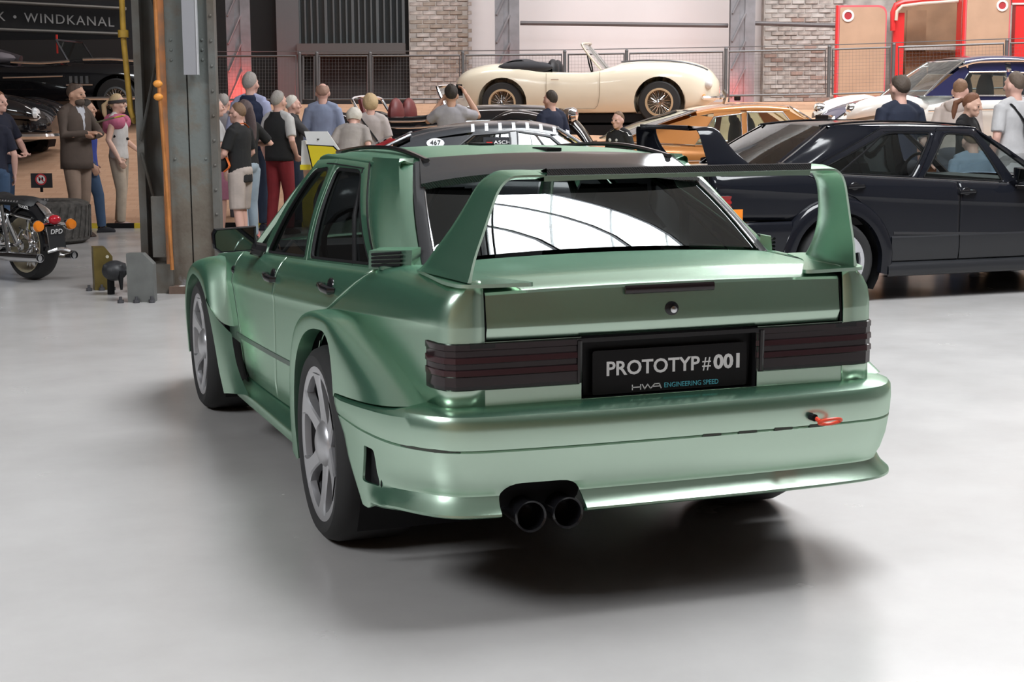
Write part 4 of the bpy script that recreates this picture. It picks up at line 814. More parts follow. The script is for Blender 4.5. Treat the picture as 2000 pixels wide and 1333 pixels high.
# ------------------------------------------------------------------ red kiosk fronts with veneered doors and portholes
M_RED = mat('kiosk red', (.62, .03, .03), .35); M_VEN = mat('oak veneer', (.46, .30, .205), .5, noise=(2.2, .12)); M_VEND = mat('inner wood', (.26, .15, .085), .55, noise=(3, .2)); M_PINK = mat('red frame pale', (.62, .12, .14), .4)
def kl(o): 
    O = np.array(o.location)
    def f(px, y, d): v = at(px, y, d)-O; return np.array([v@RH, v@FH, v[2]])
    return f
def kiosk_door(px0, px1, y0, y1, d, hole, label, rad=.16, red_left=True):
    t = thing('kiosk_door', label, 'door', at(px0, y1, d)); t.rotation_euler = (0, 0, HROT); f = kl(t); a, b = f(px0, y1, d), f(px1, y0, d)
    x0, x1, z0, z1 = a[0], b[0], a[2], b[2]
    o = poly_round([(x0, z0), (x1, z0), (x1, z1), (x0, z1)], [.01, .01, rad, .03], 7); g = MB(); g.prism(o, (0, 0, 0), (1, 0, 0), (0, 0, 1), (0, 1, 0), .06); g.build('door_edge', M_PINK, t, False)
    i = poly_round([(x0+.03, z0+.03), (x1-.025, z0+.03), (x1-.025, z1-.035), (x0+.03, z1-.035)], [.01, .01, rad, .03], 7); g = MB(); g.prism(i, (0, -.012, 0), (1, 0, 0), (0, 0, 1), (0, 1, 0), .02); g.build('veneer_panel', M_VEN, t, False)
    h = f(hole[0], hole[1], d); r = hole[2]; g = MB(); g.lathe([(r*.62, -.016), (r*.66, -.03), (r, -.03), (r*1.03, -.012)], (h[0], 0, h[2]), (0, 1, 0), 28); g.build('porthole_ring', mat('porthole white', (.72, .68, .68), .4), t)
    g = MB(); g.lathe([(r*.64, -.018), (0, -.018)], (h[0], 0, h[2]), (0, 1, 0), 28); g.build('porthole_glass', mat('porthole red', (.40, .05, .06), .2), t)
    if red_left: g = MB(); g.box((x0-.02, .02, (z0+z1)/2), (.035, .07, z1-z0)); g.build('red_jamb', M_RED, t, False)
    return t
kiosk_door(1633, 1733, 10, 191, 28.6, (1656, 31, .105), 'veneered kiosk door with red porthole, next to the brick wall')
kiosk_door(1879, 1976, -30, 190, 28.3, (1957, 11, .10), 'veneered kiosk door with red porthole above the blue and white car')
kb_ = thing('red_kiosk', 'open red kiosk with rounded red arch and brown wooden inside', 'kiosk', at(1745, 190, 28.8)); kb_.rotation_euler = (0, 0, HROT); f = kl(kb_)
def kbox(nm, px0, px1, y0, y1, d, th, m):
    a, b = f(px0, y1, d), f(px1, y0, d); g = MB(); g.box(((a[0]+b[0])/2, a[1]+th/2, (a[2]+b[2])/2), (b[0]-a[0], th, b[2]-a[2])); return g.build(nm, m, kb_, False)
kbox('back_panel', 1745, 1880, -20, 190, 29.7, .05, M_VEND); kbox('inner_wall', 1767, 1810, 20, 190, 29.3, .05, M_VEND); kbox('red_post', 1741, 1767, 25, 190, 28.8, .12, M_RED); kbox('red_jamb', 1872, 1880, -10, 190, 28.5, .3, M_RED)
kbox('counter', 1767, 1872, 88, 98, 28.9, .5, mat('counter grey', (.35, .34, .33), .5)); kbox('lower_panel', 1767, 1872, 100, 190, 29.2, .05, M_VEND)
g = MB(); pts = [f(px, y, 28.75) for px, y in ((1744, 60), (1744, 24), (1750, 10), (1765, 4), (1800, 0), (1880, -6))]; g.tube(pts, .05, 8); g.build('arch', M_RED, kb_)
g = MB(); pts = [f(px, y, 28.7) for px, y in ((1750, 40), (1752, 22), (1762, 12), (1800, 7), (1872, 2))]; g.tube(pts, .03, 8); g.build('arch_lining', mat('arch cream', (.55, .48, .40), .5), kb_)
kc = thing('red_kiosk', 'plain red kiosk side with pale band, past the second porthole door', 'kiosk', at(1976, 190, 28.4)); kc.rotation_euler = (0, 0, HROT); f = kl(kc)
def kbox2(nm, px0, px1, y0, y1, d, th, m):
    a, b = f(px0, y1, d), f(px1, y0, d); g = MB(); g.box(((a[0]+b[0])/2, a[1]+th/2, (a[2]+b[2])/2), (b[0]-a[0], th, b[2]-a[2])); return g.build(nm, m, kc, False)
kbox2('red_panel', 1977, 2060, 9, 190, 28.4, .2, M_RED); kbox2('red_panel', 1977, 2060, -40, 5, 28.4, .2, M_RED); kbox2('pale_band', 1977, 2060, 5, 9, 28.38, .2, mat('band pale', (.7, .6, .6), .5))
# ------------------------------------------------------------------ the other cars of the show
def car_at(px, d, z, a): 
    p = atz(px, d, z); return p, HROT+a-PI/2
def loft_body(name, st, m, root, arches=(), k=3, rows=None, mid=.5):
    """closed car body from stations (y, half width, bottom, shoulder, crown)"""
    S = []
    for y, w, zb, zs, zt in st:
        h = [(0, zb), (w*.80, zb), (w*.95, zb+(zs-zb)*.10), (w, zb+(zs-zb)*mid), (w*.985, zb+(zs-zb)*.80), (w*.93, zs), (w*.74, zs+(zt-zs)*.62), (w*.40, zs+(zt-zs)*.93), (0, zt)]
        S.append([(x, y, z) for x, z in h]+[(-x, y, z) for x, z in h[-2:0:-1]])
    S = interp(np.array(S), k); S = np.swapaxes(interp(np.swapaxes(np.concatenate([S, S[:, :1]], 1), 0, 1), 2), 0, 1)[:, :-1]
    nu, nv = S.shape[:2]; f = gfaces(nu, nv, False, True)+[tuple(range(nv))[::-1], tuple((nu-1)*nv+i for i in range(nv))]
    o = obj(name, S.reshape(-1, 3), f, m, root, sharp=30)
    if arches:
        c = MB()
        for y, z, r in arches:
            for s in (-1, 1): c.cyl((s*.45, y, z), (s*1.3, y, z), r, n=28)
        cut(o, c); o.data.set_sharp_from_angle(angle=math.radians(30))
        for y, z, r in arches:
            for s in (-1, 1):
                w = MB(); w.grid(np.array([[(s*x, y+r*k*math.cos(a), z+r*k*math.sin(a)) for x, k in ((.45, .05), (.45, 1.03), (.76, 1.03))] for a in np.linspace(-.4, PI+.4, 22)])); w.build('wheel_housing', M_BLACK, root)
    return o
def simple_wheel(root, x, y, z, s, R, rr, w, m_rim, kind='disc', ring=None):
    t = MB(); ax = (s, 0, 0); o = (x, y, z); t.lathe([(rr, -w), (R-.02, -w), (R, -w+.03), (R, -.03), (R-.02, 0), (rr, .006), (rr-.01, -.03), (rr-.01, -w)], o, ax, 36); ty = t.build('wheel', M_RUBBER, root)
    if kind == 'wire':
        r = MB(); r.lathe([(rr+.012, -.01), (rr+.008, .010), (rr-.022, .012), (rr-.03, -.05), (rr-.03, -.12)], o, ax, 36); r.build('rim', ring or m_rim, ty)
        b = MB(); b.lathe([(rr-.03, -.11), (0, -.13)], o, ax, 24); b.build('brake_drum', mat('brake brown', (.16, .13, .09), .5), ty)
        sp = MB()
        for k in range(36):
            a = 2*PI*k/36; a2 = a+(.35 if k % 2 else -.35); sp.tube([(x+s*(.0 if k % 2 else -.05), y+.045*math.cos(a2), z+.045*math.sin(a2)), (x-s*.02, y+(rr-.028)*math.cos(a), z+(rr-.028)*math.sin(a))], .0045, 4)
        sp.build('spokes', m_rim, ty)
        h = MB(); h.lathe([(.05, -.06), (.048, .02), (.03, .045), (0, .05)], o, ax, 18); h.build('hub_cap', M_CHROME, ty)
    else:
        r = MB(); r.lathe([(rr+.006, -.01), (rr, .008), (rr*.88, .004), (rr*.80, -.02), (rr*.55, -.012), (rr*.5, .014), (rr*.25, .03), (0, .034)], o, ax, 36); r.build('rim', m_rim, ty)
    return ty
def side_patch(root, name, m, poly, fx, s, off=0.0, n=2):
    """flat-ish panel from a four-cornered (y,z) outline on side surface fx(y,z)"""
    p = [np.array(q, float) for q in poly]; G = []
    for v in np.linspace(0, 1, 4):
        r = []
        for u in np.linspace(0, 1, 7):
            q = (p[0]*(1-u)+p[1]*u)*(1-v)+(p[3]*(1-u)+p[2]*u)*v; r.append((s*(fx(*q)+off), q[0], q[1]))
        G.append(r)
    return patch(name, G, m, root, flip=s < 0)
def strip(root, name, m, pts, r, n=6): 
    t = MB(); t.tube(interp(np.array(pts), 3), r, n); return t.build(name, m, root)
M_NAVY = mat('navy', (.012, .016, .045), .35)
# --- black sedan with its own wing, beside the green car
BP = dict(HP); M_CARBLK = mat('black car paint', (.008, .009, .013), .10, spec=.42); M_CARGRY = mat('dark cladding', (.020, .021, .024), .28)
BP.update(paint=M_CARBLK, trim=mat('clad strip', (.03, .03, .033), .3), mirror=M_CARBLK, carbon=M_CARBLK, carbonc=M_CARBLK, glass=M_GLASS, lampd=mat('red lamp lens', (.25, .015, .015), .2), lampr=mat('red lamp lens 2', (.30, .02, .02), .2), frame=M_CARBLK)
bs = thing('sports_sedan', 'glossy black racing sedan with rear wing and silver star wheels, behind the green one', 'car')
sedan(bs, BP, False)
for s in (-1, 1):
    for yc, zc, xo in ((0, .32, .865), (2.665, .32, .865)):
        lip = [(xo, yc+.385*math.cos(a), zc+.385*math.sin(a)) for a in np.linspace(-.25, PI+.25, 11)]; out = []
        for a in np.linspace(-.25, PI+.25, 11):
            y = yc+.50*math.cos(a); z = zc+.50*math.sin(a)*1.0; out.append((float(sedan_x(max(-.98, min(y, 3.28)), max(.30, z)))+.003, y, z))
        patch('wheel_flare', flare_rows(lip, out, s, yc, zc, bul=(1.6, 2.2)), M_CARBLK, bs, flip=s > 0, sharp=30)
        wheel_part(bs, s*.855, yc, .320, s, .320, .232, .25, mat('alloy light', (.62, .63, .66), .35, .6), M_STEELD, hub=.06)
        w = MB(); w.grid(np.array([[(s*x, yc+.40*math.cos(a), zc+.40*math.sin(a)) for x in (.45, .83)] for a in np.linspace(-.6, PI+.6, 20)]), flip=s > 0); w.build('wheel_housing', M_BLACK, bs)
    for y0, y1 in ((.46, 1.085), (1.095, 2.10)):       # side cladding below the trim line
        G = [[(s*(float(sedan_x(y, z))+o), y, z) for y in np.linspace(y0+(.02 if y0 < .6 else 0), y1, 12)] for z, o in ((.30, .004), (.31, .016), (.40, .020), (.49, .018), (.505, .004))]
        patch('door_cladding', G, M_CARGRY, bs, flip=s < 0)
    sk = [[(.79, y, .315), (.83, y, .30), (.868, y, .27), (.872, y, .22), (.85, y, .19), (.74, y, .185)] for y in (2.24, 1.6, 1.0, .44)]
    patch('side_skirt', [[np.array(p)*[s, 1, 1] for p in r] for r in sk], M_CARGRY, bs, up=(2, 2), flip=s < 0)
    strip(bs, 'belt_strip', M_CHROME, [(s*(float(sedan_x(y, 9))+.0), y, float(sedan_zb(y))+.004) for y in np.linspace(-.25, 1.65, 8)], .006)
    strip(bs, 'window_edging', M_CHROME, [(s*.646, -.45, 1.035), (s*.590, -.20, 1.19), (s*.522, .06, 1.345)], .006)
Gb = []
for z, o in ((.645, -.06), (.635, -.02), (.60, .0), (.50, .0), (.38, -.01), (.30, -.03), (.27, -.05), (.25, -.10)):
    Gb.append([(x*(1+o*.5), y+o*-1*(1 if abs(x) < .8 else .2), z) for x, y in ((-.845, -.40), (-.84, -.75), (-.79, -.98), (-.65, -1.07), (-.3, -1.10), (.3, -1.10), (.65, -1.07), (.79, -.98), (.84, -.75), (.845, -.40))])
patch('rear_bumper', Gb, M_CARBLK, bs, up=(2, 3))
wing(bs, M_CARBLK, M_CARBLK, True)
bs.location = (atz(1640, 1, 0)*0+np.array([4.30, 5.98, 0])); bs.rotation_euler = (0, 0, -PI/2)
# --- cream open roadster up on the bank
M_CREAM = mat('cream paint', (.84, .77, .62), .22, coat=.6); M_LEATH = mat('black leather', (.022, .022, .025), .55)
p, rz = car_at(1146, 26.4, float(slope_z(26.4))+.02, -.16)
cr = thing('open_roadster', 'cream open roadster with wire wheels parked high on the sandy bank', 'car', p, rz)
bd = loft_body('body', [(-2.14, .30, .46, .60, .66), (-2.05, .56, .34, .68, .80), (-1.85, .72, .24, .78, .91), (-1.45, .80, .18, .86, .98), (-1.0, .82, .16, .86, .97), (-.6, .82, .16, .80, .86), (0, .82, .16, .79, .82), (.40, .82, .16, .82, .90), (.70, .82, .16, .86, .99), (1.1, .81, .17, .88, 1.02), (1.5, .78, .19, .86, 1.01), (1.82, .70, .24, .78, .95), (2.04, .54, .33, .66, .83), (2.16, .26, .42, .54, .66)], M_CREAM, cr, ((1.24, .34, .40), (-1.28, .34, .40)))
c = MB(); c.box((0, -.28, .86), (1.16, 1.16, .50)); cut(bd, c); bd.data.set_sharp_from_angle(angle=math.radians(30))
g = MB(); g.box((0, -.28, .60), (1.16, 1.16, .06)); g.box((0, -.74, .74), (1.1, .2, .3)); g.build('cockpit', M_LEATH, cr, False)
for x in (-.3, .3):
    g = MB(); g.ball((x, -.52, .84), (.24, .10, .20), 14, 10); g.box((x, -.25, .68), (.46, .5, .12)); g.build('seat', M_LEATH, cr)
g = MB(); g.grid(interp(np.array([[(x*.66, y+.03*math.sin(7*x), z*(1-.04*x*x)+.012*math.sin(5*x+y*9)) for x in np.linspace(-1, 1, 9)] for y, z in ((-1.36, .90), (-1.30, .99), (-1.16, 1.04), (-1.0, 1.05), (-.86, 1.00), (-.72, .985), (-.58, .95), (-.50, .90), (-.50, .80))]), 2), flip=True); 
for s in (-1, 1): g.ball((s*.66, -.92, .90), (.10, .46, .10), 14, 8)
g.build('folded_hood', mat('hood cloth', (.035, .036, .042), .8, bump=(12, .4)), cr)
N_, F_ = .62, -.62
ws = [(N_, .30, .86), (N_-.02, .12, 1.06), (N_-.07, -.02, 1.26), (0, .06, 1.29), (F_+.07, -.02, 1.26), (F_+.02, .12, 1.06), (F_, .30, .86)]
strip(cr, 'windscreen_frame', mat('frame cream', (.75, .70, .60), .25, .3), ws, .020); 
g = MB(); g.grid(np.array([[(x*.62, .34+.05*(1-x*x), .88) for x in np.linspace(-1, 1, 7)], [(x*.56, .0+.05*(1-x*x), 1.26) for x in np.linspace(-1, 1, 7)]])); g.build('windscreen', M_GLASS, cr)
for s in (-1, 1):
    strip(cr, 'bonnet_strip', M_STEELD, [(s*.60, .62, .975), (s*.60, 1.0, .995), (s*.56, 1.4, .985), (s*.48, 1.8, .915), (s*.38, 1.98, .84)], .016)
    for y in (1.24, -1.28): simple_wheel(cr, s*.79, y, .335, s, .335, .215, .17, M_CHROME, 'wire', mat('rim ochre', (.50, .36, .22), .5))
    g = MB(); g.ball((s*.56, 2.0, .62), (.085, .07, .085), 14, 8); g.build('headlamp', M_GLASS if False else mat('lamp glass', (.75, .78, .8), .08), cr)
    g = MB(); g.ball((s*.66, 1.94, .42), (.04, .03, .04), 10, 6); g.build('side_lamp', mat('lamp orange', (.8, .25, .04), .3), cr)
    strip(cr, 'bumper_bar', M_CHROME, [(s*.20, 2.22, .40), (s*.50, 2.14, .40), (s*.70, 1.92, .40)], .03); strip(cr, 'bumper_bar', M_CHROME, [(s*.1, -2.2, .42), (s*.5, -2.12, .42), (s*.70, -1.92, .42)], .028)
    strip(cr, 'overrider', M_CHROME, [(s*.30, 2.24, .30), (s*.30, 2.27, .42), (s*.30, 2.22, .52)], .03)
    strip(cr, 'door_line', mat('door gap', (.35, .30, .22), .6), [(s*.812, .30, .82), (s*.823, .30, .5), (s*.80, .22, .24), (s*.80, -.5, .24), (s*.823, -.56, .5), (s*.812, -.56, .80)], .004)
    g = MB(); g.tube([(s*.826, -.36, .70), (s*.84, -.42, .70), (s*.826, -.48, .70)], .010, 6); g.build('door_handle', M_CHROME, cr)
    g = MB(); g.tube([(s*.45, -2.03, .60), (s*.45, -2.10, .60)], .035, 10); g.build('tail_lamp', mat('lamp red', (.5, .02, .02), .25), cr)
g = MB(); g.box((0, 0, .085), (1.46, 3.9, .13)); g.build('chassis', M_BLACK, cr, False)
g = MB(); g.box((0, 2.10, .56), (.42, .06, .22)); g.build('grille', M_STEELD, cr, False)
w = MB(); w.tube([(-.30+.18*math.cos(q), .02-.04*math.sin(q), .98+.17*math.sin(q)) for q in np.linspace(0, 2*PI, 18, endpoint=False)], .012, 6, closed=True); w.build('steering_wheel', M_BLACK, cr)
# plinth the roadster stands on
pl2 = thing('display_plinth', 'low black wedge plinth under the cream open roadster on the bank', 'plinth', p, rz)
g = MB(); v = [(x, y, z) for z in (-.75, -.02) for x, y in ((-.78, -1.9), (.78, -1.9), (.78, 1.9), (-.78, 1.9))]; g.add(np.array(v)*[1, 1, 1], [(0, 3, 2, 1), (4, 5, 6, 7), (0, 1, 5, 4), (1, 2, 6, 5), (2, 3, 7, 6), (3, 0, 4, 7)]); g.build('wedge', M_BLACK, pl2, False)
# --- coupe helper: greenhouse with real glass
def coupe(root, m, belt, roof, hw_b, hw_r, wins, glass, pillar_m=None, trim=None, wsh=None, rear=None, seats=True, inner=M_LEATH, nroof=9):
    """belt/roof: functions of y giving z; wins: four-cornered (y,z) side windows; wsh/rear: ((y,z) bottom,(y,z) top)"""
    fx = lambda y, z: hw_b+(hw_r-hw_b)*max(0, min(1, (z-belt(y))/max(.05, (roof(y)-.05-belt(y)))))
    y0, y1 = rear[1][0], wsh[1][0]
    R = []
    for y in np.linspace(y0, y1, nroof):
        z = roof(y); R.append([(x*hw_r*k, y, z-dz) for x, k, dz in ((-1, 1.03, .085), (-1, 1.0, .05), (-.86, 1, .02), (-.45, 1, .004), (0, 1, 0), (.45, 1, .004), (.86, 1, .02), (1, 1.0, .05), (1, 1.03, .085))])
    patch('roof', R, m, root, up=(2, 2))
    for s in (-1, 1):
        for w in wins:
            side_patch(root, 'side_window', glass, w, fx, s, -.006)
            if trim: q = [(s*(fx(*c)+.004), *c) for c in w]; t = MB(); t.tube(q, .011, 6, closed=True); t.build('window_trim', trim, root)
        # pillars fill between windows and screens
        W = [np.array(w, float) for w in wins]
        seq = [np.array([(rear[0][0], rear[0][1]), (rear[1][0], rear[1][1]-.07)])]+sum([[w[[0, 3]], w[[1, 2]]] for w in W], [])+[np.array([(wsh[0][0], wsh[0][1]), (wsh[1][0], wsh[1][1]-.07)])]
        for i in range(0, len(seq), 2):
            a, b = seq[i], seq[i+1]; side_patch(root, 'pillar', pillar_m or m, [a[0], b[0], b[1], a[1]], fx, s, 0)
        for w in W:           # rail over and sill under each window
            side_patch(root, 'roof_rail', m, [w[3], w[2], (w[2][0], roof(w[2][0])-.06), (w[3][0], roof(w[3][0])-.06)], fx, s, 0)
            side_patch(root, 'sill_rail', m, [(w[0][0], belt(w[0][0])-.04), (w[1][0], belt(w[1][0])-.04), w[1], w[0]], fx, s, 0)
    for nm, (b, t) in (('windscreen', wsh), ('rear_window', rear)):
        bow = .10 if nm == 'windscreen' else -.08
        G = [[(x*hw_b*.96, b[0]+bow*(1-x*x), b[1]) for x in np.linspace(-1, 1, 9)], [(x*(hw_b+hw_r)/2*.96, (b[0]+t[0])/2+bow*.8*(1-x*x), (b[1]+t[1])/2+.02) for x in np.linspace(-1, 1, 9)], [(x*hw_r*.96, t[0]+bow*.3*(1-x*x), t[1]-.01) for x in np.linspace(-1, 1, 9)]]
        patch(nm, G, glass, root, up=(3, 1), flip=nm != 'windscreen')
        if trim: strip(root, 'screen_trim', trim, [G[0][0], G[1][0], G[2][0]]+G[2][1:-1]+[G[2][-1], G[1][-1], G[0][-1]], .012)
    g = MB(); g.box((0, (wsh[0][0]+rear[0][0])/2, belt(0)-.30), (hw_b*1.8, wsh[0][0]-rear[0][0]-.1, .05)); g.build('cabin_floor', inner, root, False)
    if seats:
        ym = (wins[-1][0][0]+wins[-1][1][0])/2-.15
        for x in (-.33, .33):
            g = MB(); g.ball((x, ym-.12, belt(0)+.02), (.22, .09, .34), 14, 8); g.ball((x, ym-.16, belt(0)+.33), (.12, .05, .09), 12, 8); g.ball((x, ym+.14, belt(0)-.22), (.24, .28, .09), 14, 8); g.build('seat', inner, root)
    return fx
# --- orange coupe
M_ORNG = mat('orange paint', (.62, .25, .07), .20, .25, coat=.8)
p, rz = car_at(1440, 21.4, float(slope_z(21.4))-.02, .13); oc = thing('coupe', 'bronze orange fastback coupe with chrome window frames behind the black sedan', 'car', p, rz)
loft_body('body', [(-2.2, .40, .40, .62, .68), (-2.1, .70, .30, .72, .80), (-1.7, .80, .20, .76, .84), (-1.2, .83, .18, .78, .84), (-.5, .84, .17, .76, .80), (.3, .84, .17, .75, .79), (.9, .83, .17, .76, .84), (1.5, .81, .18, .74, .84), (2.0, .74, .24, .66, .76), (2.2, .55, .34, .56, .62)], M_ORNG, oc, ((1.35, .33, .38), (-1.25, .33, .38)))
rfz = curve1([-1.3, -.9, -.4, .1, .5, .8], [1.06, 1.20, 1.30, 1.325, 1.30, 1.25])
coupe(oc, M_ORNG, lambda y: .79, lambda y: float(rfz(y)), .76, .58, [[(-.78, .80), (-.16, .80), (-.14, 1.19), (-.50, 1.15)], [(-.08, .80), (.72, .82), (.42, 1.21), (-.06, 1.21)]], glass_mat('pale green glass', (.80, .95, .88), .8), trim=M_CHROME, wsh=((1.15, .84), (.52, 1.29)), rear=((-1.75, .86), (-.72, 1.24)))
for s in (-1, 1):
    for y in (1.35, -1.25): simple_wheel(oc, s*.80, y, .32, s, .32, .20, .18, M_SILVER)
    strip(oc, 'side_trim', M_CHROME, [(s*.84, -1.9, .58), (s*.85, -.5, .60), (s*.85, .8, .60), (s*.80, 1.9, .56)], .010)
g = MB(); g.box((0, -2.16, .52), (1.1, .06, .08)); g.build('tail_lamp', mat('lamp red', (.5, .02, .02), .25), oc, False)
strip(oc, 'bumper_bar', M_CHROME, [(-.80, -1.95, .46), (-.6, -2.22, .46), (0, -2.28, .46), (.6, -2.22, .46), (.80, -1.95, .46)], .03)
g = MB(); g.tube([(.60, .62, .92), (.72, .60, .95)], .02, 6); g.ball((.79, .60, .97), (.08, .05, .05), 10, 6); g.build('door_mirror', M_CHROME, oc)
# --- black rally coupe: only its glasshouse clears the green roof
M_RALLY = mat('rally charcoal', (.055, .058, .066), .22, coat=.5)
p, rz = car_at(965, 15.3, 0, .05); rc_ = thing('rally_coupe', 'charcoal rally coupe with white roof blocks and number 467 behind the green roof', 'car', p, rz, None, 1.045)
loft_body('body', [(-1.62, .45, .36, .60, .66), (-1.55, .70, .26, .68, .80), (-1.30, .80, .18, .80, .90), (-.8, .82, .16, .82, .88), (0, .82, .16, .80, .84), (.7, .82, .16, .78, .84), (1.3, .80, .18, .74, .82), (1.8, .70, .24, .62, .70), (2.05, .45, .34, .48, .54)], M_RALLY, rc_, ((1.2, .31, .36), (-1.0, .31, .36)))
rfz2 = curve1([-1.3, -.95, -.55, -.1, .25, .55, .8], [1.05, 1.15, 1.255, 1.31, 1.315, 1.27, 1.19])
fx2 = coupe(rc_, M_RALLY, lambda y: .84, lambda y: float(rfz2(y)), .74, .56, [[(-.62, .88), (.14, .86), (.12, 1.22), (-.20, 1.20)], [(.20, .86), (.84, .87), (.48, 1.18), (.19, 1.225)]], M_TINT, trim=mat('rally trim', (.30, .31, .33), .3, .6), wsh=((1.05, .86), (.55, 1.26)), rear=((-1.28, .90), (-.75, 1.21)))
for k in range(8):
    y = -.20+.120*k; g = MB(); z = lambda yy: float(rfz2(yy)); w = .015
    g.grid(np.array([[(x*.56*kx, y+dy, z(y+dy)-dz+.004) for x, kx, dz in ((1, 1.035, .085), (1, 1.005, .05), (.86, 1.0, .018))] for dy in (-w, 0, w)]))
    g.build('roof_block', mat('block white', (.85, .87, .90), .3), rc_)
side_patch(rc_, 'number_disc_panel', M_RALLY, [(-1.05, .92), (-.66, .92), (-.52, 1.14), (-.72, 1.12)], fx2, 1, .003)
g = MB(); e = [(fx2(-.53, 1.13)+.010-.45*(0.047*math.sin(a)), -.53+.078*math.cos(a), 1.128+.042*math.sin(a)) for a in np.linspace(0, 2*PI, 28, endpoint=False)]; g.add(e, [tuple(range(28))]); g.build('number_disc', MATS['block white'], rc_, False)
text_mesh('race_number', '467', .062, M_BLACK, rc_, .001, (fx2(-.53, 1.13)+.016, -.53, 1.130), ex=(0, 1, 0), ey=(-.47, 0, 1))
side_patch(rc_, 'window_banner', mat('banner black', (.012, .013, .018), .5, spec=.2), [(-.11, 1.085), (.135, 1.085), (.135, 1.175), (-.11, 1.175)], fx2, 1, .001)
for k, c in enumerate(((.02, .02, .02), (.6, .03, .03), (.8, .5, .05))):
    g = MB(); z = 1.143-.014*k; g.box((fx2(-.05, z)+.006, -.058, z), (.006, .052, .013)); g.build('flag_stripe', mat(f'flag {k}', c, .5), rc_, False)
text_mesh('name_lettering', 'ASCH', .046, M_WHITE, rc_, .001, (fx2(.05, 1.13)+.010, .055, 1.130), ex=(0, 1, 0), ey=(-.47, 0, 1), width=.145)
g = MB(); g.grid(np.array([[(.60, -1.43+.66*t, .915+.30*t), (.66-.12*t, -1.38+.66*t, .90+.30*t)] for t in np.linspace(0, .8, 5)])+np.array([0, -.02, .02])); g.build('red_flap', mat('flap red', (.50, .03, .04), .4), rc_)
g = MB(); g.grid(np.array([[(.62+.0*t, -1.42+.66*t, .925+.30*t), (.635-.05*t, -1.41+.66*t, .92+.30*t)] for t in np.linspace(0, .8, 5)])+np.array([.01, -.03, .03])); g.build('white_stripe', M_WHITE, rc_)
for s in (-1, 1):
    for y in (1.2, -1.0): simple_wheel(rc_, s*.79, y, .31, s, .31, .19, .18, M_SILVER)
# --- white and blue vintage saloon
M_WBODY = mat('vintage white', (.82, .80, .76), .25, coat=.6); M_BLUE = mat('vintage navy', (.018, .020, .075), .15, coat=.8)
p, rz = car_at(1905, 23.4, float(slope_z(23.4)), PI+.16); vs = thing('vintage_saloon', 'white vintage saloon with navy roof and bonnet parked by the red kiosk', 'car', p, rz, None, 1.05)
loft_body('body', [(-2.3, .45, .44, .66, .74), (-2.1, .74, .30, .80, .90), (-1.5, .86, .22, .90, .98), (-.8, .88, .20, .92, .96), (0, .88, .20, .92, .95), (.7, .87, .20, .90, .98), (1.1, .82, .22, .84, 1.00), (1.6, .78, .24, .76, .93), (2.0, .72, .30, .68, .82), (2.25, .45, .40, .56, .64)], M_WBODY, vs, ((1.4, .34, .40), (-1.35, .34, .40)))
rfz3 = curve1([-1.5, -1.1, -.6, 0, .4, .7], [1.14, 1.36, 1.49, 1.53, 1.50, 1.42])
fx3 = coupe(vs, M_BLUE, lambda y: .95, lambda y: float(rfz3(y)), .80, .62, [[(-.95, .98), (-.16, .98), (-.14, 1.29), (-.72, 1.26)], [(-.08, .98), (.74, .98), (.46, 1.29), (-.06, 1.295)]], M_GLASS, pillar_m=M_BLUE, trim=M_CHROME, wsh=((1.12, .98), (.50, 1.46)), rear=((-1.7, 1.0), (-1.0, 1.38)))
G = [[(x*.50*k, y, z+.05*(1-x*x)) for x in np.linspace(-1, 1, 7)] for y, z, k in ((1.10, .965, 1.2), (1.4, .935, 1.15), (1.8, .86, 1.0), (2.1, .76, .8), (2.26, .60, .6))]
patch('bonnet', G, M_BLUE, vs, up=(2, 2), flip=True)
for s in (-1, 1):
    for y in (1.4, -1.35): simple_wheel(vs, s*.83, y, .34, s, .34, .20, .17, M_CHROME)
    G = [[(s*(x0+r*math.cos(a)), y, z+r*math.sin(a)) for a in np.linspace(-.4, PI*.95, 9)] for y, x0, z, r in ((1.0, .66, .80, .10), (1.4, .66, .84, .17), (1.8, .66, .80, .17), (2.06, .64, .74, .13), (2.16, .62, .70, .06))]
    patch('front_wing', G, M_WBODY, vs, up=(2, 2), flip=s < 0)
    g = MB(); g.lathe([(.0, .05), (.08, .03), (.10, -.02), (.085, -.12), (0, -.2)], (s*.62, 2.10, .80), (0, 1, 0), 18); g.build('headlamp', M_CHROME, vs)
    strip(vs, 'roof_gutter', M_CHROME, [(s*.66, .60, 1.36), (s*.655, .3, 1.43), (s*.655, -.3, 1.44), (s*.67, -1.0, 1.30), (s*.75, -1.5, 1.05)], .016)
    strip(vs, 'side_trim', M_CHROME, [(s*.885, -1.6, .78), (s*.90, 0, .80), (s*.85, 1.1, .78)], .012)
strip(vs, 'bumper_bar', M_CHROME, [(-.8, 1.9, .44), (-.5, 2.32, .44), (0, 2.38, .44), (.5, 2.32, .44), (.8, 1.9, .44)], .045)
g = MB(); g.box((0, 2.22, .58), (.5, .08, .3)); g.build('grille', M_CHROME, vs, False)
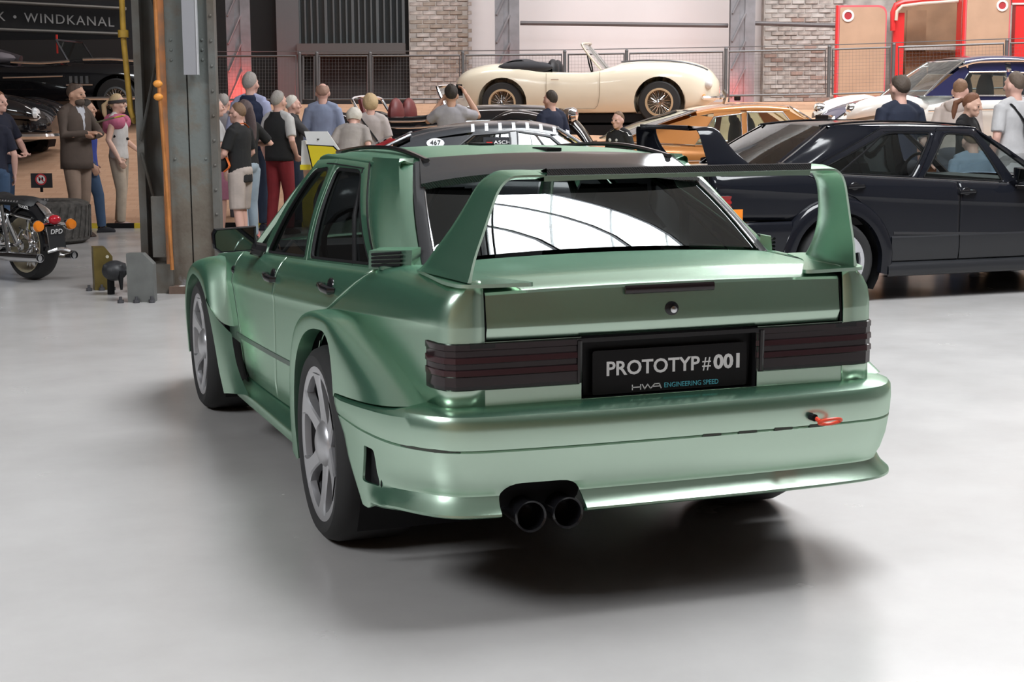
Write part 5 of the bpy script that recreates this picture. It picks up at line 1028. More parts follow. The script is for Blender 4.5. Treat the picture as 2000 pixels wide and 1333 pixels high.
# --- black pre-war style tourer (chrome windscreen, red seats, big front wings)
M_VBLK = mat('vintage black', (.008, .008, .010), .08, coat=1.0); M_REDL = mat('red leather', (.17, .03, .03), .5)
def tourer(root, seats=True, hood=False):
    loft_body('body', [(-1.9, .35, .40, .66, .74), (-1.6, .56, .34, .80, .86), (-1.0, .64, .30, .84, .88), (-.2, .64, .30, .84, .87), (.3, .60, .30, .88, .98), (.9, .50, .32, .88, 1.02), (1.6, .40, .34, .86, 1.0), (1.8, .36, .36, .84, .96)], M_VBLK, root)
    bdy = root.children[0]; c = MB(); c.box((0, -.55, .90), (.98, 1.3, .5)); cut(bdy, c); bdy.data.set_sharp_from_angle(angle=math.radians(30))
    for s in (-1, 1):
        for ys, zt in (([.55, .75, 1.0, 1.35, 1.7, 1.95, 2.10], [.36, .56, .80, .95, .90, .70, .48]), ([-2.0, -1.85, -1.6, -1.25, -.95, -.7, -.5], [.46, .68, .86, .93, .84, .6, .38])):
            G = [[(s*(.70+.17*math.cos(a)), y, z-.13+.13*math.sin(a)) for a in np.linspace(-.5, PI+.3, 9)] for y, z in zip(ys, zt)]
            patch('wing', G, M_VBLK, root, up=(3, 2), flip=s < 0)
        for y in (1.36, -1.28): simple_wheel(root, s*.76, y, .36, s, .36, .22, .15, M_CHROME, 'wire')
        g = MB(); g.lathe([(0, .08), (.08, .06), (.115, 0), (.10, -.10), (.04, -.2), (0, -.21)], (s*.50, 1.86, .86), (0, 1, 0), 20); g.build('headlamp', M_CHROME, root)
        strip(root, 'running_board', M_BLACK, [(s*.74, .6, .36), (s*.74, -.5, .36)], .05)
        for dz in (0, .09): strip(root, 'chrome_strip', M_CHROME, [(s*.645, .3, .74+dz), (s*.655, -.2, .70+dz), (s*.655, -.9, .70+dz), (s*.60, -1.5, .72+dz)], .016)
        strip(root, 'wing_strip', M_CHROME, [(s*.86, .72, .50), (s*.88, 1.0, .72), (s*.885, 1.35, .80), (s*.88, 1.72, .74)], .014)
    g = MB(); g.box((0, 1.84, .70), (.5, .05, .48)); g.build('radiator_grille', M_CHROME, root, False)
    strip(root, 'bumper_bar', M_CHROME, [(-.8, 2.12, .46), (0, 2.22, .46), (.8, 2.12, .46)], .035)
    strip(root, 'windscreen_frame', M_CHROME, [(.58, .34, .92), (.56, .18, 1.26), (0, .20, 1.28), (-.56, .18, 1.26), (-.58, .34, .92)], .022)
    g = MB(); g.grid(np.array([[(x, .34, .94) for x in (-.56, 0, .56)], [(x, .19, 1.25) for x in (-.55, 0, .55)]])); g.build('windscreen', M_GLASS, root)
    for x in (-.26, .26):
        g = MB(); g.ball((x, -.55, .86), (.22, .10, .26), 14, 8); g.ball((x, -.28, .64), (.23, .26, .09), 14, 8); g.build('seat', M_REDL, root)
    g = MB(); g.box((0, -.5, .5), (1.0, 1.3, .05)); g.box((0, .25, .78), (1.0, .1, .25)); g.build('cockpit', M_LEATH, root, False)
p, rz = car_at(858, 23.0, float(slope_z(23.0)), -.30); tr = thing('vintage_tourer', 'black vintage tourer with chrome windscreen and red seats behind the rally coupe', 'car', p, rz); tourer(tr)
strip(tr, 'second_screen', M_CHROME, [(.58, -.95, .86), (.57, -1.10, 1.10), (0, -1.12, 1.14), (-.57, -1.10, 1.10), (-.58, -.95, .86)], .022)
strip(tr, 'screen_post', M_REDL, [(.54, -.98, 1.10), (.56, -.9, .8)], .04)
# --- black roadster with folded grey hood, high on the bank, and the black saloon before it
p, rz = car_at(118, 26.8, float(slope_z(26.8))+.02, -.10); br = thing('vintage_roadster', 'black vintage roadster with folded grey hood below the overhead lettering', 'car', p, rz)
loft_body('body', [(-2.2, .40, .40, .70, .80), (-1.9, .74, .26, .84, .96), (-1.3, .82, .2, .90, 1.0), (-.6, .82, .18, .86, .90), (0, .82, .18, .86, .90), (.5, .80, .18, .90, 1.02), (1.2, .76, .2, .90, 1.02), (1.8, .66, .26, .80, .92), (2.1, .40, .36, .62, .72)], M_VBLK, br, ((1.25, .34, .40), (-1.3, .34, .40)))
g = MB(); g.tube(interp(np.array([(.60, -1.0, 1.0), (.55, -1.35, 1.14), (.2, -1.5, 1.18), (-.3, -1.5, 1.18), (-.6, -1.3, 1.12), (-.62, -.9, 1.0)]), 3), .10, 10); g.ball((0, -1.2, 1.02), (.6, .4, .13), 16, 8); g.ball((.5, -.85, 1.02), (.16, .34, .10), 12, 8); g.build('folded_hood', mat('grey hood cloth', (.19, .17, .19), .85, bump=(8, .6)), br)
strip(br, 'windscreen_frame', M_STEELD, [(.62, .42, .96), (.58, .22, 1.30), (-.58, .22, 1.30), (-.62, .42, .96)], .018)
g = MB(); g.grid(np.array([[(x, .42, .98) for x in (-.6, 0, .6)], [(x, .23, 1.29) for x in (-.57, 0, .57)]])); g.build('windscreen', M_GLASS, br)
g = MB(); g.box((.50, .20, 1.24), (.03, .02, .30)); g.build('red_tag', mat('tag red', (.75, .05, .04), .4), br, False)
for s in (-1, 1):
    strip(br, 'chrome_strip', M_CHROME, [(s*.72, -.5, .955), (s*.76, 0, .93), (s*.76, .5, .96)], .022); strip(br, 'bonnet_strip', M_CHROME, [(s*.70, .7, .985), (s*.68, 1.1, .99), (s*.62, 1.6, .95)], .022); strip(br, 'side_trim', M_CHROME, [(s*.83, -.6, .70), (s*.83, .4, .72)], .014)
    for y in (1.25, -1.3): simple_wheel(br, s*.78, y, .34, s, .34, .2, .17, M_CHROME, 'wire')
    for k in range(4): 
        g = MB(); g.box((s*.797, .52+.09*k, .66), (.02, .05, .12)); g.build('side_louvre', M_CHROME, br, False)
    strip(br, 'louvre_trim', M_CHROME, [(s*.80, .44, .58), (s*.80, .88, .58)], .012)
strip(br, 'bumper_bar', M_CHROME, [(.84, .5, .36), (.84, 1.2, .36), (.6, 2.1, .38), (0, 2.24, .38), (-.6, 2.1, .38)], .03)
p, rz = car_at(-150, 24.2, float(slope_z(24.2)), -.10); vb = thing('vintage_saloon', 'black vintage saloon whose front wing and chrome bumper stand beyond the man in brown', 'car', p, rz)
loft_body('body', [(-2.3, .45, .40, .70, .80), (-1.9, .76, .26, .88, .98), (-1.0, .84, .2, .94, 1.0), (0, .84, .2, .94, .98), (.6, .82, .2, .92, .98), (1.1, .76, .22, .86, 1.0), (1.7, .66, .26, .78, .90), (2.0, .54, .32, .68, .80), (2.15, .3, .42, .58, .66)], M_VBLK, vb, ((1.38, .34, .41), (-1.35, .34, .41)))
rz3 = curve1([-1.5, -1.0, -.4, .1, .5], [1.12, 1.34, 1.46, 1.47, 1.40]); coupe(vb, M_VBLK, lambda y: .97, lambda y: float(rz3(y)), .76, .6, [[(-.9, 1.0), (-.2, 1.0), (-.18, 1.32), (-.6, 1.30)], [(-.12, 1.0), (.6, 1.0), (.34, 1.32), (-.10, 1.33)]], M_TINT, trim=M_CHROME, wsh=((.92, .99), (.42, 1.38)), rear=((-1.6, 1.0), (-.95, 1.34)))
for s in (-1, 1):
    G = [[(s*(x0+r*math.cos(a)), y, z+r*math.sin(a)) for a in np.linspace(-.5, PI*.95, 9)] for y, x0, z, r in ((.7, .66, .70, .12), (1.1, .66, .74, .19), (1.5, .66, .74, .20), (1.85, .65, .70, .17), (2.05, .64, .66, .10), (2.12, .63, .64, .04))]
    patch('front_wing', G, M_VBLK, vb, up=(2, 2), flip=s < 0)
    g = MB(); g.lathe([(0, .05), (.075, .04), (.10, 0), (.09, -.08)], (s*.64, 2.06, .68), (0, 1, 0), 20); g.build('headlamp', MATS['lamp glass'], vb); 
    for y in (1.38, -1.35): simple_wheel(vb, s*.80, y, .34, s, .34, .21, .17, M_CHROME)
strip(vb, 'bumper_bar', M_CHROME, [(.84, 1.80, .36), (.74, 2.14, .36), (.5, 2.26, .36), (-.5, 2.26, .36), (-.84, 1.80, .36)], .045)
# --- yellow and white racing car with a raised tail cover
M_RYEL = mat('racing yellow', (.75, .60, .03), .25, coat=.6); M_RWHT = mat('racing white', (.80, .80, .80), .3)
p, rz = car_at(945, 17.6, 0, .05); yr = thing('racing_car', 'low yellow and white racing car with its white tail cover raised', 'car', p, rz)
loft_body('body', [(-1.95, .55, .24, .58, .64), (-1.7, .80, .16, .66, .76), (-1.1, .88, .12, .68, .78), (-.4, .86, .11, .60, .70), (.4, .86, .11, .58, .68), (1.1, .86, .11, .60, .66), (1.6, .78, .13, .48, .54), (1.95, .5, .16, .30, .34)], M_RYEL, yr, ((1.15, .30, .36), (-1.1, .31, .37)))
for s in (-1, 1):
    for y in (1.15, -1.1): simple_wheel(yr, s*.84, y, .31, s, .31, .20, .22, M_SILVER)
G = [[(x*.40, y, z-.06*x*x) for x in np.linspace(-1, 1, 9)] for y, z in ((-.55, .74), (-.35, .98), (0, 1.06), (.35, .98), (.75, .70))]; patch('canopy', G, M_TINT, yr, up=(2, 1))
# raised cover: pale panel leaning over the tail, with yellow field, dark border and a small bird mark
def raised(pts, y, th): return [(0, 0, 0)]
cv = np.array([(594, 257), (640, 257), (664, 297), (606, 297)]); d0 = 17.0; inv = Matrix.Rotation(-rz, 3, 'Z')
def tl(px, py, d): v = Vector((at(px, py, d)-p).tolist()); return np.array(inv@v)
A = [tl(x, y, d0) for x, y in ((594, 257), (639, 257), (668, 300), (664, 345), (612, 345), (606, 300))]; n_ = np.array(inv@Vector(FH.tolist()))
g = MB(); g.add(A+[a+n_*.05 for a in A], [(5, 4, 3, 2, 1, 0), (6, 7, 8, 9, 10, 11)]+[(i, (i+1) % 6, 6+(i+1) % 6, 6+i) for i in range(6)]); cvo = g.build('tail_cover', M_RWHT, yr, False)
A = [tl(x, y, d0-.012) for x, y in ((598, 282), (652, 285), (664, 297), (662, 345), (613, 345))]; g = MB(); g.add(A, [(0, 1, 2, 3, 4)]); g.build('cover_border', M_BLACK, cvo, False)
A = [tl(x, y, d0-.02) for x, y in ((601, 284), (650, 287), (661, 298), (659, 345), (615, 345))]; g = MB(); g.add(A, [(0, 1, 2, 3, 4)]); g.build('cover_field', M_RYEL, cvo, False)
A = [tl(x, y, d0-.012) for x, y in ((616, 270), (621, 274), (627, 269), (623, 272), (621, 270.5), (619, 272))]; g = MB(); g.add(A, [(0, 1, 5), (1, 2, 3), (1, 3, 4), (1, 4, 5)]); g.build('bird_mark', M_BLACK, cvo, False)
A = [tl(x, y, d0+.1) for x, y in ((589, 275), (596, 275), (608, 318), (604, 326), (588, 322))]; g = MB(); g.add(A+[a+n_*.2 for a in A], [(4, 3, 2, 1, 0), (5, 6, 7, 8, 9)]+[(i, (i+1) % 5, 5+(i+1) % 5, 5+i) for i in range(5)]); g.build('side_pod', M_RWHT, yr, False)
A = [tl(x, y, d0+.08) for x, y in ((586, 322), (606, 322), (606, 332), (586, 332))]; g = MB(); g.add(A+[a+n_*.3 for a in A], [(3, 2, 1, 0), (4, 5, 6, 7)]+[(i, (i+1) % 4, 4+(i+1) % 4, 4+i) for i in range(4)]); g.build('pod_stripe', M_RYEL, yr, False)
# ------------------------------------------------------------------ visitors
SK = [mat('skin fair', (.74, .46, .35), .5), mat('skin tan', (.58, .33, .23), .5), mat('skin pink', (.74, .44, .36), .5)]
M_EYE = mat('eye', (.05, .04, .035), .2); CL = {}
def cloth(c, rough=.85): 
    k = tuple(c)
    if k not in CL: CL[k] = mat('cloth %d' % len(CL), c, rough, noise=(7, .16), bump=(16, .35))
    return CL[k]
def fuse(mb, name, m, parent, voxel=.011, smooth=3):
    o = mb.build(name, m, parent, sharp=0); r = o.modifiers.new('r', 'REMESH'); r.mode = 'VOXEL'; r.voxel_size = voxel; r.use_smooth_shade = True
    if smooth: s = o.modifiers.new('s', 'SMOOTH'); s.iterations = smooth; s.factor = .5
    return dgbake(o)
def rot(ax, a):
    return np.array(Matrix.Rotation(a, 3, ax))
def person(px, d, z, Ht, a, label, top, bottom, hair=((.2, .12, .07), 'short'), skin=0, lean=0.0, head=(0, 0), arms=None, sleeve='short', legs='long', shoes=(.05, .04, .04), step=.05, squat=0.0, hem=.90, bare_waist=None, wide=1.0, collar=None, seed=0, extra=None, group=None):
    p = atz(px, d, z); t = thing('person', label, 'person', p, HROT+math.radians(a)-PI/2, group, Ht/1.75)
    sk = SK[skin]; Rl = rot('X', -math.radians(lean)); hip = np.array([0, -.0, .93]); dz = -squat*.40
    def up(q):          # upper-body point: lean about the hips, lower when squatting
        q = np.array(q, float); w = max(0, min(1, (q[2]-.86)/.16)); r = hip+Rl@(q-hip); return q*(1-w)+r*w+np.array([0, -squat*.25, dz])
    hd = np.array([0, -.005, 1.50]); DH = np.array([0, .004, -.028]); Rh = rot('Z', math.radians(head[0]))@rot('X', -math.radians(head[1])); HR = Rl@Rh
    def hp(q): return up(hd+DH+Rh@((np.array(q, float)-hd)*np.array([1.07, 1.05, 1.04])))
    A = dict(L=((-.245, -.03, 1.13), (-.25, .06, .90)), R=((.245, -.03, 1.13), (.25, .06, .90)))
    if arms: A.update(arms)
    sh = dict(L=np.array([-.172*wide, -.005, 1.392]), R=np.array([.172*wide, -.005, 1.392]))
    kn = {}; an = {}
    for s, k in ((-1, 'L'), (1, 'R')):
        st = step*(1 if s > 0 else -1); kn[k] = np.array([s*.10, st*.6+.02+squat*.30, .49-squat*.05]); an[k] = np.array([s*.105, st-.02, .075])
    b = MB(); fr = lambda v, M_: M_
    # head and neck
    b.ball(hp((0, .012, 1.640)), (.076, .094, .112), 20, 14, M=HR); b.ball(hp((0, .042, 1.580)), (.056, .062, .062), 16, 10, M=HR); b.ball(hp((0, .082, 1.545)), (.026, .022, .020), 10, 8, M=HR)
    b.tube([hp((0, .100, 1.655)), hp((0, .118, 1.622)), hp((0, .116, 1.605))], [.012, .017, .013], 8); b.ball(hp((0, .098, 1.571)), (.027, .012, .011), 10, 6, M=HR); b.ball(hp((0, .086, 1.668)), (.058, .020, .014), 12, 6, M=HR)
    for s in (-1, 1): b.ball(hp((s*.077, .0, 1.625)), (.013, .024, .034), 10, 8, M=HR); b.ball(hp((s*.045, .070, 1.615)), (.026, .026, .022), 10, 6, M=HR)
    b.tube([up((0, -.02, 1.40)), up((0, -.01, 1.48)), hp((0, .0, 1.57))], [.066, .056, .056], 12)
    b.tube([up((0, 0, .90)), up((0, 0, 1.1)), up((0, 0, 1.3)), up((0, -.01, 1.42))], [.10, .10, .11, .08], 12, sq=(1, 1))
    for k, s in (('L', -1), ('R', 1)):
        e, w = np.array(A[k][0], float), np.array(A[k][1], float); S, e, w = up(sh[k]), up(e), up(w)
        b.tube([up((0, -.01, 1.38)), S, S+(e-S)*.3, e, e+(w-e)*.35, w], [.06, .054, .048, .039, .040, .027], 10); 
        dr = (w-e)/np.linalg.norm(w-e); side = np.cross(dr, [0, 0, 1.0]); side = side/np.linalg.norm(side) if np.linalg.norm(side) > .2 else np.array([0, 1.0, 0]); 
        if abs(dr[2]) > .75: side = np.array([0, 1.0, 0])-dr*dr[1]; side /= np.linalg.norm(side)
        nn = np.cross(side, dr); pc = w+dr*.05
        b.tube([w-dr*.01, w+dr*.03, w+dr*.085], [.026, .036, .036], 10, sq=(1, .55) if True else 1)
        inw = -nn if (nn@np.array([s, .3, 0])) > 0 else nn
        for i, (o, L) in enumerate(((-.032, .062), (-.011, .074), (.011, .070), (.031, .056))):
            q = w+dr*.082+side*o; b.tube([q-dr*.02, q+dr*L*.45+inw*.004, q+dr*L*.80+inw*.022, q+dr*L*.95+inw*.040], [.0115, .011, .010, .009], 7)
        q = w+dr*.025+side*.030; b.tube([q, q+dr*.035+side*.028+inw*.01, q+dr*.062+side*.030+inw*.024], [.013, .012, .010], 7)
        h, K, an_ = np.array([s*.088, -squat*.25, .92+dz]), kn[k], an[k]
        b.tube([np.array([0, -squat*.25, .96+dz]), h, h+(K-h)*.4, K, K+(an_-K)*.35, an_], [.10, .088, .078, .055, .056, .036], 10)
        b.tube([an_+[0, -.03, -.025], an_+[0, .05, -.045], an_+[s*.01, .14, -.055]], [.036, .034, .022], 8, sq=(1.1, 1))
    fuse(b, 'body', sk, t, .0105, 2)
    for s in (-1, 1):
        e = MB(); e.ball(hp((s*.031, .0955, 1.641)), (.0125, .008, .007), 10, 6, M=HR); e.build('eye', M_EYE, t)
    # trousers or shorts
    g = MB(); g.ball(np.array([0, -squat*.25-.008, .935+dz]), (.168*wide, .122*wide, .115), 18, 12)
    for k, s in (('L', -1), ('R', 1)):
        h, K, an_ = np.array([s*.088, -squat*.25, .91+dz]), kn[k], an[k]
        if legs == 'long': g.tube([h, h+(K-h)*.45, K, K+(an_-K)*.5, an_+[0, 0, .0]], [.104, .092, .074, .066, .058], 14)
        elif legs == 'shorts': g.tube([h, h+(K-h)*.5, h+(K-h)*1.02], [.108, .104, .098], 14)
        elif legs == 'skirt': g.tube([np.array([0, 0, .95]), np.array([0, .01, .62]), np.array([0, .01, .45])], [.17, .185, .19], 18)
    fuse(g, 'trousers' if legs == 'long' else 'shorts' if legs == 'shorts' else 'skirt', cloth(bottom), t, .013, 3)
    # upper garment
    g = MB(); lev = [(hem, .176, .122, 0), (hem+.07, .172, .120, 0), (1.06, .160, .112, 0), (1.20, .170, .118, .01), (1.32, .182, .122, .006), (1.40, .165, .105, -.006), (1.445, .115, .082, -.012), (1.475, .074, .068, -.010)]
    R = []
    for zz, rx, ry, oy in lev: R.append([up((rx*wide*math.cos(q), ry*wide*math.sin(q)+oy, zz)) for q in np.linspace(0, 2*PI, 20, endpoint=False)])
    R = np.array(R); n = 20
    for s in (-1, 1): g.tube([up((s*.04, -.018, 1.475)), up((s*.10, -.012, 1.445)), up((s*.165, -.008, 1.415))], [.050, .058, .062], 10)
    g.add(R.reshape(-1, 3), gfaces(len(R), n, False, True)+[tuple(range(n))[::-1], tuple((len(R)-1)*n+i for i in range(n))])
    if sleeve != 'none':
        for k, s in (('L', -1), ('R', 1)):
            S, e, w = up(sh[k]), up(A[k][0]), up(A[k][1])
            if sleeve == 'short': g.tube([up((s*.09, -.01, 1.39)), S, S+(e-S)*.45, S+(e-S)*.80], [.075, .070, .066, .064], 12)
            else: g.tube([up((s*.09, -.01, 1.39)), S, e, w-(w-e)*.04], [.075, .068, .056, .042], 12)
    fuse(g, 'top', cloth(top), t, .012, 3)
    # shoes
    for k, s in (('L', -1), ('R', 1)):
        an_ = an[k]; q = MB(); q.tube([an_+[0, -.055, -.035], an_+[0, 0, -.028], an_+[s*.004, .08, -.040], an_+[s*.012, .165, -.050]], [.036, .046, .040, .026], 10, sq=(1, .9)); q.box(an_+np.array([s*.006, .055, -.066]), (.085, .25, .018)); fuse(q, 'shoe', cloth(shoes), t, .012, 2)
    # hair
    (hc, style) = hair; hm = mat('hair %.2f %.2f %.2f' % hc, hc, .7, bump=(60, .5)); c0 = np.array([0, .002, 1.645])
    def shell(front, sidea, back, r=(.086, .104, .122), top=0, push=0.0, nm='hair', drop=0):
        G = []
        for ph in np.linspace(0, 2*PI, 29)[:-1]:
            f = math.sin(ph); ta = math.radians(sidea+(front-sidea)*max(0, f)**.8+(back-sidea)*max(0, -f)**1.0); t0 = math.radians(top if f > -.2 else top*.8); r_ = []
            for u in np.linspace(0, 1, 9):
                th = t0+(ta-t0)*u; q = c0+np.array([r[0]*math.sin(th)*math.cos(ph), r[1]*math.sin(th)*f-.004, r[2]*math.cos(th)]); k_ = (1-.20*max(0, (u-.45)/.55)**2.2)
                q = c0*np.array([0, 1, 1])+(q-c0)*k_
                if drop and th > PI/2 and f < .35: q[2] = c0[2]-drop*(u-.5)*2; q[:2] = (c0[:2]+np.array([r[0]*math.cos(ph)*1.02, r[1]*f*1.02]))
                q = q+(q-c0)*(.035*math.sin(5*ph+1.3*seed)*math.sin(4.0*th+.7)+.03*math.sin(11*ph+2*th+seed)); r_.append(hp(q))
            G.append(r_)
        o = patch(nm, np.array(G), hm, t, cu=True, sharp=0); return o
    if style == 'short': shell(52, 88, 122)
    elif style == 'buzz': shell(54, 86, 118, r=(.081, .099, .117))
    elif style == 'bald': shell(74, 96, 120, top=62, r=(.081, .099, .117))
    elif style == 'thin': shell(60, 92, 122, top=28, r=(.082, .101, .117))
    elif style == 'bob': shell(55, 130, 138, r=(.100, .116, .132))
    elif style == 'puff': shell(60, 112, 130, r=(.104, .122, .138))
    elif style == 'long':
        shell(52, 118, 130, r=(.094, .112, .128)); q = MB(); q.tube([hp((0, -.07, 1.66)), hp((0, -.105, 1.56)), up((0, -.125, 1.42)), up((0, -.13, 1.28)), up((0, -.12, 1.20))], [.075, .085, .085, .07, .03], 14, sq=(1.15, .5)); fuse(q, 'long_hair', hm, t, .012, 2)
    elif style == 'tail':
        shell(50, 92, 122); q = MB(); q.ball(hp((0, -.115, 1.665)), .028, 10, 8); q.tube([hp((0, -.11, 1.665)), hp((0, -.17, 1.62)), hp((0, -.165, 1.52)), hp((0, -.15, 1.44))], [.024, .036, .032, .012], 10); fuse(q, 'pony_tail', hm, t, .011, 2)
    if extra: extra(t, up, hp, HR)
    return t
def limb(x, y, z): return (x, y, z)
def put(t, name, m, mb, **k): return mb.build(name, m, t, **k)
def vest(color, puff=False):
    def f(t, up, hp, HR):
        lev = [(.90, .186, .136), (1.0, .184, .134), (1.10, .182, .132), (1.20, .188, .136), (1.30, .196, .138), (1.38, .184, .124), (1.43, .130, .096), (1.49, .088, .082)]
        R = np.array([[up((rx*math.cos(q), ry*math.sin(q)-.004, z)) for q in np.linspace(0, 2*PI, 24, endpoint=False)] for z, rx, ry in lev])
        if puff:
            R2 = []
            for i in range(len(R)-1):
                R2.append(R[i]); c = R[i].mean(0); m_ = (R[i]+R[i+1])/2; R2.append(m_+(m_-m_.mean(0))*.07)
            R = np.array(R2+[R[-1]])
        o = patch('vest', R, cloth(color), t, up=(2, 1), cv=True, sharp=0, flip=True); s = o.modifiers.new('s', 'SOLIDIFY'); s.thickness = .015; s.offset = 0
    return f
def straps(m, pts_list, r=.012, name='strap'):
    def f(t, up, hp, HR):
        for pts in pts_list: q = MB(); q.tube(interp(np.array([up(p) for p in pts]), 3), r, 6, sq=(1.6, .6)); q.build(name, m, t)
    return f
def both(*fs):
    def f(*a):
        for g in fs: g(*a)
    return f
fold = dict(L=((-.27, .10, 1.16), (-.02, .24, 1.14)), R=((.27, .10, 1.16), (.04, .25, 1.18)))
hold = dict(L=((-.24, .02, 1.12), (-.10, .28, 1.14)), R=((.24, .02, 1.12), (.10, .28, 1.14)))
GREY, WHT, BLND, DKBR, LTBR, RED_ = (.38, .35, .33), (.72, .68, .62), (.62, .45, .26), (.035, .025, .02), (.23, .14, .085), (.20, .085, .045)
JEAN, NAVYC = (.045, .085, .16), (.012, .014, .032)
person(10, 18.3, 0, 1.70, -25, 'reddish haired person holding a phone, partly cut off by the frame edge', NAVYC, JEAN, (RED_, 'short'), 2, arms=dict(R=((.25, .06, 1.14), (.16, .34, 1.02)), L=((-.25, .08, 1.14), (-.02, .36, 1.03))))
person(-4, 17.1, 0, 1.56, 115, 'blonde person in navy T-shirt and jeans seen from behind, by the motorcycle', NAVYC, JEAN, (BLND, 'long'), 2)
def tweed(t, up, hp, HR):
    g = MB(); R = np.array([[up((rx*math.cos(q), ry*math.sin(q), z)) for q in np.linspace(0, 2*PI, 24, endpoint=False)] for z, rx, ry in ((.78, .196, .150), (.95, .192, .146), (1.08, .184, .138), (1.25, .192, .142), (1.36, .190, .132), (1.42, .140, .105), (1.475, .094, .086))])
    o = patch('jacket_skirt', R, cloth((.095, .068, .055)), t, up=(2, 1), cv=True, sharp=0, flip=True); s = o.modifiers.new('s', 'SOLIDIFY'); s.thickness = .015; s.offset = 0
    b = MB(); b.ball(hp((0, .058, 1.560)), (.060, .056, .052), 16, 10, M=HR); b.build('beard', mat('beard dark', (.10, .07, .055), .8), t)
    g = MB(); g.grid(np.array([[up((x*k, .150+o-.25*abs(x), z)) for x in (-.05, 0, .05)] for z, k, o in ((1.14, .1, 0), (1.26, .6, .004), (1.36, .9, -.006), (1.44, 1.1, -.035), (1.48, 1.1, -.06))])); g.build('shirt_front', cloth((.55, .55, .60)), t)
person(157, 18.6, 0, 1.80, -32, 'bearded person in brown tweed jacket and tan trousers with folded arms', (.095, .068, .055), (.27, .19, .145), ((.09, .06, .045), 'thin'), 1, arms=fold, sleeve='long', shoes=(.07, .045, .035), hem=.84, extra=tweed, head=(14, 6))
person(179, 19.35, 0, 1.60, 12, 'person in bright blue jacket and jeans, mostly hidden by the tweed jacket', (.035, .06, .30), JEAN, (DKBR, 'short'), 1, sleeve='long', shoes=(.02, .02, .025), hem=.84, step=.16)
def pinkscarf(t, up, hp, HR):
    g = MB(); g.tube([up((.14*math.cos(q), .10*math.sin(q)-.01, 1.43+.02*math.sin(q*2))) for q in np.linspace(0, 2*PI, 20, endpoint=False)], .045, 10, closed=True); g.tube([up((-.10, -.09, 1.42)), up((-.12, -.12, 1.30)), up((-.02, -.13, 1.26)), up((.10, -.12, 1.30))], .055, 10); fuse(g, 'scarf', cloth((.62, .16, .27)), t, .013, 3)
    g = MB(); g.ball(up((0, -.065, 1.345)), (.225, .12, .15), 16, 10); g.ball(up((.11, .02, 1.38)), (.13, .125, .11), 12, 8); g.ball(up((-.11, .02, 1.38)), (.13, .125, .11), 12, 8); fuse(g, 'shawl', cloth((.62, .16, .27)), t, .013, 3)
    b = MB(); b.tube([hp((.088*math.cos(q), .004+.107*math.sin(q), 1.665+.012*math.sin(q))) for q in np.linspace(0, 2*PI, 24, endpoint=False)], .018, 6, closed=True, sq=(.5, 1.3)); b.build('headband', mat('headband', (.05, .04, .04), .7), t)
    g = MB(); g.tube([up((-.17, -.02, 1.20)), up((0, .13, 1.16)), up((.17, .0, 1.20))], .02, 6); g.build('belt_bag', M_BLACK, t)
person(238, 20.1, 0, 1.67, -5, 'blonde person with pink scarf, white sleeveless top and beige trousers', (.66, .64, .62), (.46, .38, .30), (BLND, 'tail'), 0, sleeve='none', shoes=(.55, .40, .36), extra=pinkscarf, arms=dict(R=((.24, -.05, 1.15), (.25, .08, .92)), L=((-.24, 0, 1.15), (-.2, .2, 1.0))))
person(443, 20.6, 0, 1.68, 95, 'grey haired balding person half hidden by the steel column edge', (.30, .28, .30), (.10, .10, .12), (GREY, 'thin'), 2, sleeve='short')
person(427, 18.9, 0, 1.62, 20, 'grey haired person in white T-shirt and pink skirt beside the column edge', (.60, .59, .60), (.55, .22, .33), (GREY, 'short'), 2, legs='skirt', arms=hold)
M_ORST = mat('orange strap', (.85, .18, .03), .6)
def bagboy(t, up, hp, HR):
    straps(M_ORST, [[(.09, -.08, 1.45), (0, -.06, 1.50), (-.09, .0, 1.47), (-.15, .10, 1.36), (-.165, .13, 1.22), (-.15, .16, 1.10)], [(.09, -.08, 1.45), (.02, .10, 1.44), (-.10, .14, 1.28), (-.16, .15, 1.12)], [(-.17, .08, 1.10), (-.20, .02, 1.0), (-.20, .10, .93)]], .010)(t, up, hp, HR)
    g = MB(); g.ball(up((-.17, .15, 1.02)), (.10, .075, .095), 14, 10); fuse(g, 'waist_bag', cloth((.012, .012, .013)), t, .013, 2)
    for s in (-1, 1):
        q = MB(); q.tube([hp((s*.03+.022*math.cos(a), .104, 1.640+.018*math.sin(a))) for a in np.linspace(0, 2*PI, 14, endpoint=False)], .0035, 5, closed=True); q.tube([hp((s*.054, .10, 1.645)), hp((s*.078, .0, 1.640))], .0035, 5); q.build('glasses', M_CHROME, t)
person(474, 17.0, 0, 1.56, 158, 'boy in black T-shirt and beige shorts with orange strapped bag', (.016, .016, .017), (.52, .44, .40), (LTBR, 'buzz'), 2, legs='shorts', extra=bagboy, hem=.80, shoes=(.5, .5, .5), arms=dict(L=((-.25, .06, 1.14), (-.16, .26, 1.05)), R=((.25, -.02, 1.14), (.20, .16, 1.0))), wide=1.06)
person(486, 17.9, 0, 1.58, 135, 'person with long brown hair, black top and pale jeans behind the boy', (.014, .014, .015), (.36, .44, .52), ((.12, .085, .085), 'long'), 2, arms=dict(R=((.34, -.06, 1.20), (.20, .20, 1.22))))
person(497, 19.5, 0, 1.92, 72, 'tall grey haired person in navy quilted vest and pale blue shirt', (.42, .45, .66), (.035, .055, .10), (GREY, 'short'), 2, sleeve='long', extra=vest((.016, .025, .065), True), shoes=(.03, .03, .05))
person(550, 18.9, 0, 1.69, 58, 'grey haired person in black vest, white sleeves and red trousers', (.58, .57, .57), (.20, .014, .020), (GREY, 'short'), 2, extra=vest((.016, .016, .018)), shoes=(.10, .05, .04), arms=dict(R=((.27, -.08, 1.14), (.20, .08, .97))))
